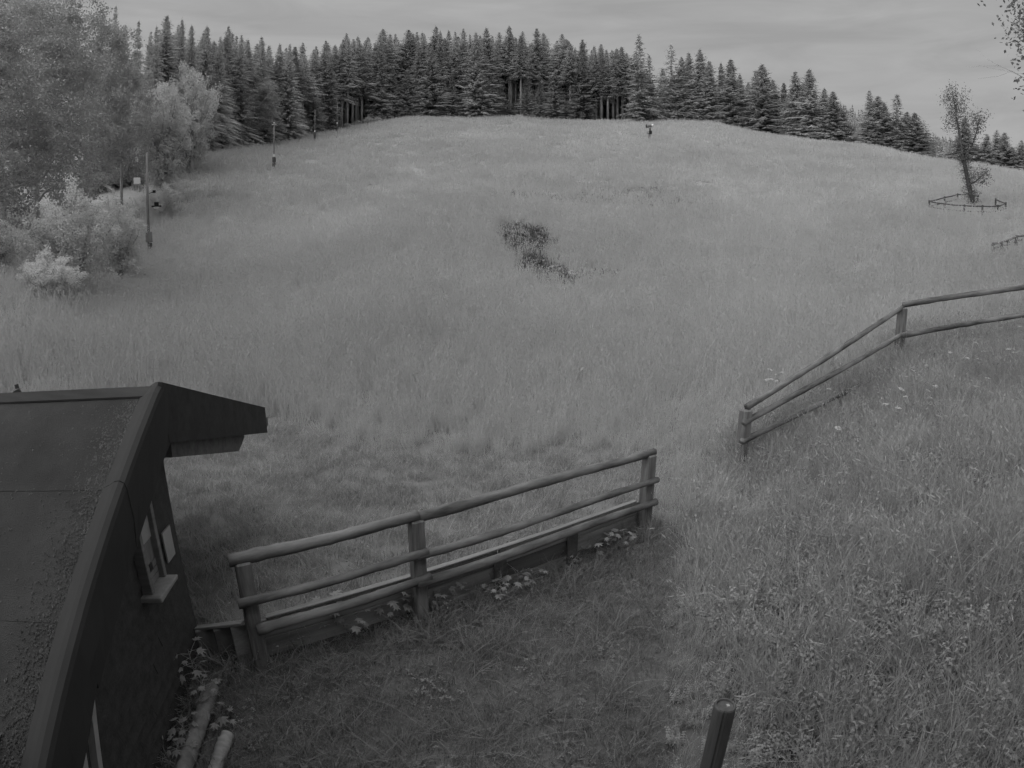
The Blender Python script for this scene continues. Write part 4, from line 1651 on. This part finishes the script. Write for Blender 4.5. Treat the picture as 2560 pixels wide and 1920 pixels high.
def scatter(name, P, sc_, idx, protos, label, cat, rng, tilt=.12):
    pc = bpy.data.collections.new(name + '_kinds')
    for i, o in enumerate(protos):
        o.name = '%s_kind_%02d' % (name, i)
        pc.objects.link(o)
    me_ = bpy.data.meshes.new(name)
    n = len(P)
    me_.vertices.add(n)
    me_.vertices.foreach_set('co', np.asarray(P, np.float32).ravel())
    rot = np.stack([rng.normal(0, tilt, n), rng.normal(0, tilt, n), rng.uniform(0, 6.283, n)], 1).astype(np.float32)
    me_.attributes.new('rot', 'FLOAT_VECTOR', 'POINT').data.foreach_set('vector', rot.ravel())
    me_.attributes.new('scl', 'FLOAT', 'POINT').data.foreach_set('value', np.asarray(sc_, np.float32))
    me_.attributes.new('pick', 'INT', 'POINT').data.foreach_set('value', np.asarray(idx, np.int32))
    o = bpy.data.objects.new(name, me_)
    COL.objects.link(o)
    ng = bpy.data.node_groups.new(name, 'GeometryNodeTree')
    ng.interface.new_socket('Geometry', in_out='INPUT', socket_type='NodeSocketGeometry')
    ng.interface.new_socket('Geometry', in_out='OUTPUT', socket_type='NodeSocketGeometry')
    gi, go = ng.nodes.new('NodeGroupInput'), ng.nodes.new('NodeGroupOutput')
    ci_ = ng.nodes.new('GeometryNodeCollectionInfo')
    ci_.inputs['Collection'].default_value = pc
    ci_.inputs['Separate Children'].default_value = True
    ci_.inputs['Reset Children'].default_value = True
    ip = ng.nodes.new('GeometryNodeInstanceOnPoints')
    ip.inputs['Pick Instance'].default_value = True
    ng.links.new(gi.outputs[0], ip.inputs['Points'])
    ng.links.new(ci_.outputs[0], ip.inputs['Instance'])
    for nm, ty, sk in (('pick', 'INT', 'Instance Index'), ('rot', 'FLOAT_VECTOR', 'Rotation'), ('scl', 'FLOAT', 'Scale')):
        na_ = ng.nodes.new('GeometryNodeInputNamedAttribute')
        na_.data_type = ty
        na_.inputs['Name'].default_value = nm
        ng.links.new(na_.outputs['Attribute'], ip.inputs[sk])
    ng.links.new(ip.outputs[0], go.inputs[0])
    md = o.modifiers.new('scatter', 'NODES')
    md.node_group = ng
    tag(o, label, cat, kind='stuff')
    return o


def sample_polar(rng, a0, a1, d0, d1, n):
    a = np.radians(rng.uniform(a0, a1, n))
    D_ = np.sqrt(rng.uniform(d0 ** 2, d1 ** 2, n))
    return D_ * np.sin(a), D_ * np.cos(a), D_


def lift(x, y):
    return np.stack([x, y, ground_z(x, y)], 1)


g1 = np.random.default_rng(101)
# tall meadow: near band, middle band, far band
tall = [tuft('t', 200 + i, 26, .60, .16, .35, .0045, 'grass_tall', 3, .45) for i in range(4)]
tallm = [tuft('t', 210 + i, 24, .60, .30, .35, .010, 'grass_tall', 2, .4) for i in range(3)]
tallf = [tuft('t', 220 + i, 34, .58, .70, .4, .024, 'grass_tall', 2, .3) for i in range(3)]
tallx = [tuft('t', 230 + i, 40, .52, 1.2, .4, .045, 'grass_tall', 2, .2) for i in range(3)]
PP, SS, II = [], [], []
for d0, d1, dens, base, scl, amin, amax in ((5.0, 24, 42, 0, 1.0, -66, 70), (12, 55, 7.0, 4, 1.0, -62, 66), (34, 105, 1.7, 7, 1.0, -56, 60), (65, 200, .55, 10, 1.0, -50, 56)):
    area = (amax - amin) / 360 * PI * (d1 ** 2 - d0 ** 2)
    x, y, D_ = sample_polar(g1, amin, amax, d0, d1, int(area * dens))
    P_ = lift(x, y)
    q = project(P_)
    ok = ~in_poly(q, MOWN) & ~in_poly(q, PATH) & ~in_poly(q, BANK) & ~in_hut(x, y)
    qj = q + g1.normal(0, 1, q.shape) * np.array([9, 5])
    brk = np.sin(x * 1.9 + 2 * np.sin(y * .9)) + np.sin(y * 2.3 + x * .7)
    ok &= ~(in_poly(qj, BARE) & (g1.random(len(x)) < np.where(brk > -1.2, .97, .6)))
    ok &= ~(in_poly(qj, STRIP) & (g1.random(len(x)) < np.where(brk > .2, .6, .1)))
    # nothing grows inside the forest or past its edge
    fd = np.interp(q[:, 0], [300, 330, 390, 450, 520, 600, 700, 760, 830, 1100, 1250, 1390, 1400, 1440, 1650, 1880, 2070, 2212], [54, 58, 74, 90, 101, 111, 130, 140, 148, 152, 152, 151, 165, 170, 158, 146, 136, 128])
    ok &= (D_ < fd + 1)
    # track by the forest on the left: short grass
    ok &= ~((q[:, 0] < 90) & (q[:, 1] < 735) & (q[:, 1] > 560) & (g1.random(len(x)) < .6))
    x, y, P_, D_ = x[ok], y[ok], P_[ok], D_[ok]
    # the bands fade into one another
    f_in, f_out = {0: ((0, 1), (12, 24)), 4: ((12, 24), (34, 55)), 7: ((34, 55), (65, 105)), 10: ((65, 105), (300, 301))}[base]
    pk = np.clip((D_ - f_in[0]) / (f_in[1] - f_in[0]), 0, 1) * np.clip((f_out[1] - D_) / (f_out[1] - f_out[0]), 0, 1)
    ok = g1.random(len(D_)) < pk
    x, y, P_, D_ = x[ok], y[ok], P_[ok], D_[ok]
    # shorter towards the mown edge and along the crest
    s_ = scl * g1.uniform(.75, 1.2, len(x)) * np.clip(.55 + (D_ - 8.5) / 9, .55, 1.0)
    PP.append(P_)
    SS.append(s_)
    II.append(base + g1.integers(0, 4 if base == 0 else 3, len(x)))
scatter('meadow_grass', np.concatenate(PP), np.concatenate(SS), np.concatenate(II), tall + tallm + tallf + tallx, 'tall flowering meadow grass covering the whole slope', 'grass', g1)

# mown strip beyond the fence
mown = [tuft('m', 300 + i, 34, .13, .16, .7, .004, 'grass_mown', 2, .05, .5) for i in range(4)] + [tuft('m', 310, 22, .22, .14, .9, .0035, 'grass_mown', 3, .2, .4)]
x = g1.uniform(-6.5, 3, 5200)
y = g1.uniform(3.0, 11.5, 5200)
P_ = lift(x, y)
q = project(P_)
ok = (in_poly(q, MOWN) & ~in_hut(x, y))
# swaths left by the mower
sw = .6 + .4 * np.sin((y + .35 * x) * 5.2 + .6 * np.sin(x * 1.3))
ok &= g1.random(len(x)) < .45 + .55 * sw
P_ = P_[ok]
scatter('mown_grass', P_, g1.uniform(.7, 1.25, len(P_)), np.where(g1.random(len(P_)) < .14, 4, g1.integers(0, 4, len(P_))), mown, 'short mown grass behind the wooden fence', 'grass', g1, .2)

# lawn path on the near side of the fence
lawn = [tuft('l', 400 + i, 46, .07, .14, .9, .0026, 'grass_lawn', 2, 0, .5) for i in range(4)] + [tuft('l', 410 + i, 20, .22, .10, 1.2, .0028, 'grass_lawn', 3, .1, .4, .8) for i in range(2)] + [herb('l', 420 + i, 'grass_lawn', 12, .017, .12, .045) for i in range(2)]
x = g1.uniform(-3.6, 2.6, 9000)
y = g1.uniform(.5, 6.4, 9000)
P_ = lift(x, y)
q = project(P_)
ok = in_poly(q, PATH) & ~in_hut(x, y)
P_, x, y = P_[ok], x[ok], y[ok]
fl = (x - FC[0]) * FNR[0] + (y - FC[1]) * FNR[1]      # distance in front of the fence
u_ = g1.random(len(P_))
idx = np.where(u_ < .06, 4 + g1.integers(0, 2, len(P_)), np.where(u_ < .10, 6 + g1.integers(0, 2, len(P_)), g1.integers(0, 4, len(P_))))
edge = (fl < .35) & (g1.random(len(P_)) < .22)
idx = np.where(edge, 4 + g1.integers(0, 2, len(P_)), idx)
scatter('lawn_grass', P_, g1.uniform(.7, 1.3, len(P_)) * np.where(edge, 1.0, 1.0), idx, lawn, 'short trodden lawn in front of the wooden fence', 'grass', g1, .2)

# weedy bank on the right
bank = [tuft('b', 500 + i, 26, .46, .13, .6, .0038, 'grass_bank', 4, .25, .4, .7) for i in range(4)] + [weed('b', 510 + i, .42, 'weed', 9, .055) for i in range(3)] + [herb('b', 520, 'weed', 16, .03, .13, .2), tuft('b', 530, 12, .62, .12, 1.0, .003, 'grass_tall', 5, .5, .3, .8)]
x = g1.uniform(.6, 12, 26000)
y = g1.uniform(.2, 11, 26000)
P_ = lift(x, y)
q = project(P_)
D_ = np.hypot(x, y)
ok = in_poly(q, BANK) & (D_ > .9)
ok &= g1.random(len(x)) < np.clip(1.15 - D_ / 22, .3, 1)
P_, x, y, D_ = P_[ok], x[ok], y[ok], D_[ok]
u_ = g1.random(len(P_))
patch = np.sin(x * 2.1 + 1.3 * np.sin(y * 1.7)) * np.sin(y * 2.4 + x)
idx = np.where(u_ < .12 + .2 * (patch > .25), 4 + g1.integers(0, 3, len(P_)), np.where(u_ > .96, 7, np.where(u_ > .90, 8, g1.integers(0, 4, len(P_)))))
near_edge = np.clip((x - 1.0) / .9, .45, 1)
scatter('bank_grass', P_, g1.uniform(.65, 1.2, len(P_)) * near_edge * np.clip(.7 + .02 * D_, .6, 1), idx, bank, 'tall tangled grass and nettles covering the bank on the right', 'grass', g1, .16)

# rough trodden tussocks in the bare patch and the strip above it
cl = [tuft('c', 600 + i, 14, .09, .22, 1.6, .025, 'clod', 2, 0, .5, .6) for i in range(4)]
PP = []
for poly, n_, d0, d1, a0, a1 in ((BARE, 24000, 20, 42, -6, 12), (STRIP, 42000, 34, 70, -8, 26)):
    x, y, D_ = sample_polar(g1, a0, a1, d0, d1, n_)
    P_ = lift(x, y)
    qj = project(P_)
    PP.append(P_[in_poly(qj + g1.normal(0, 1, qj.shape) * np.array([9, 4]), poly)])
P_ = np.concatenate(PP)
P_ = P_[g1.random(len(P_)) < .35]
scatter('tussocks', P_, g1.uniform(.6, 1.6, len(P_)), g1.integers(0, 4, len(P_)), cl, 'rough dry tussocks in the trodden patches of the meadow', 'tussocks', g1, .5)


# ------------------------------------------------------------------ maple seedlings along the planks, leaf by leaf
def maple_leaf_mesh(seed):
    r = np.random.default_rng(seed)
    lob = [(0, 1.0), (.28, .52), (.62, .92), (.95, .45), (1.3, .72), (1.75, .32), (2.6, .22)]
    out = []
    for a, d in lob:
        out.append((a, d * r.uniform(.9, 1.1)))
    pts = [(d * math.sin(a), d * math.cos(a)) for a, d in out] + [(0, -.05)] + [(-d * math.sin(a), d * math.cos(a)) for a, d in out[:0:-1]]
    vs = [(x * .55, y * .55, -.10 * (x * x + y * y) + .03 * math.sin(5 * x)) for x, y in pts] + [(0, .12, .02)]
    c = len(vs) - 1
    fs = [(c, (i + 1) % c, i) for i in range(c)]
    m_ = bpy.data.meshes.new('leaf')
    m_.from_pydata(vs, [], fs)
    m_.materials.append(M['leaf_maple'])
    return m_


# leaf sizes in the table are half the leaf's length
LEAF = [maple_leaf_mesh(i) for i in range(4)]
rm = random.Random(3)
SEED = [(722, 1372, 9, .30, .10, 'large maple seedling against the planks nearest the hut'), (768, 1378, 8, .24, .095, 'maple seedling with drooping leaves next to the largest one'), (846, 1350, 9, .27, .10, 'maple seedling just on the hut side of the middle fence post'),
        (938, 1318, 7, .18, .075, 'small maple seedling on the far side of the middle fence post'), (985, 1300, 8, .20, .08, 'S'), (1072, 1300, 6, .15, .085, 'S'), (1118, 1280, 5, .20, .09, 'single-stemmed maple seedling with one bright leaf before the dark batten'),
        (1150, 1262, 5, .12, .08, 'S'), (1240, 1218, 4, .10, .07, 'S'), (1290, 1205, 6, .18, .09, 'S'), (1345, 1190, 6, .20, .10, 'maple seedling by the end post of the wooden fence'),
        (430, 1490, 9, .32, .085, 'leafy seedling climbing at the hut corner'), (452, 1525, 7, .2, .08, 'leafy seedling over the pale log at the hut wall'), (405, 1600, 7, .14, .07, 'H'), (395, 1640, 6, .12, .065, 'H'), (480, 1562, 5, .1, .08, 'broad-leaved weed beside the pale log')]
SL = {'S': ('small maple seedling at the foot of the fence planks', 'small maple seedlings along the planks'), 'H': ('small leafy weed between the pale log and the hut wall', 'weeds between log and hut wall')}
for x_, y_, nl, h_, ls, lb in SEED:
    nl = nl + 5
    h_ = h_ * 1.35
    b = hit(x_, y_)
    l_, g_ = SL.get(lb, (lb, None))
    T_ = thing('maple_seedling', l_, 'seedling', b, g_)
    mb = MB()
    tips = []
    for k in range(nl):
        a = k * 2.4 + rm.uniform(-.4, .4)
        t = .35 + .65 * k / max(1, nl - 1)
        base_ = np.array([.02 * math.cos(a), .02 * math.sin(a), h_ * t * .8])
        tip = base_ + np.array([math.cos(a), math.sin(a), rm.uniform(.1, .7)]) * ls * rm.uniform(.6, 1.25)
        mb.tube([b + base_ * [0, 0, 1], b + (base_ + tip) / 2 + [0, 0, .01], b + tip], [.0025, .002, .0012], 4, cap=False)
        tips.append((tip, a))
    mb.tube([b + [0, 0, -.05], b + [0.005, 0, h_ * .5], b + [0, .005, h_ * .85]], [.004, .0035, .002], 5)
    mb.build('stem', 'weed', T_)
    for tip, a in tips:
        lf = bpy.data.objects.new('leaf', rm.choice(LEAF))
        COL.objects.link(lf)
        lf.parent = T_
        lf.location = tip
        s_ = ls * rm.uniform(.9, 1.8)
        lf.scale = (s_, s_, s_)
        lf.rotation_euler = (rm.uniform(-.5, .15), rm.uniform(-.4, .4), a - PI / 2)

# ------------------------------------------------------------------ white umbels on the bank
FL = [(455, 735), (500, 762), (540, 750), (435, 800), (500, 810), (470, 795), (935, 830), (865, 862), (1910, 520), (1935, 465), (1820, 660), (1900, 655), (1540, 695), (2105, 590), (2145, 612), (1925, 610), (1880, 550), (1600, 840), (1550, 885), (1390, 920), (1210, 890), (1365, 870), (1345, 995), (1250, 970), (1510, 535), (930, 1130), (2050, 640), (1700, 610), (1960, 790)]
ru = random.Random(8)
um = []
for k in range(3):
    mb = MB()
    for j in range(13):
        a, d = ru.uniform(0, 6.28), .034 * math.sqrt(ru.random())
        c_ = np.array([d * math.cos(a), d * math.sin(a), -.35 * d])
        vs = [c_ + np.array([.011 * math.cos(t), .011 * math.sin(t), ru.uniform(-.002, .002)]) for t in np.linspace(0, 2 * PI, 6, endpoint=False)] + [c_ + np.array([0, 0, .004])]
        mb.add(vs, [(i, (i + 1) % 6, 6) for i in range(6)])
    um.append(mb_mesh(mb, 'umbel', 'petal', False))
for i, (zx, zy) in enumerate(FL):
    x_, y_ = (1760 + zx / 2.765) / K, (660 + zy / 2.765) / K
    hh = .52
    b = hit(x_, y_, lift=hh, dmin=2)
    U = thing('umbel_flower', 'white flat-topped umbel flower above the bank grass by the pole fence', 'flower', b, 'white umbel flowers on the bank')
    mb = MB()
    mb.tube([b - u * .05, b + u * hh * .5 + [.01, 0, 0], b + u * hh], [.003, .0025, .002], 4)
    mb.build('stem', 'weed', U)
    f_ = bpy.data.objects.new('umbel', um[i % 3])
    COL.objects.link(f_)
    f_.parent = U
    f_.location = (0, 0, hh)
    f_.rotation_euler = (ru.uniform(-.3, .3), ru.uniform(-.3, .3), ru.uniform(0, 6))
    s_ = ru.uniform(.8, 1.4)
    f_.scale = (s_, s_, s_)

for o in list(bpy.data.objects):
    if '_w' in o:
        del o['_w']
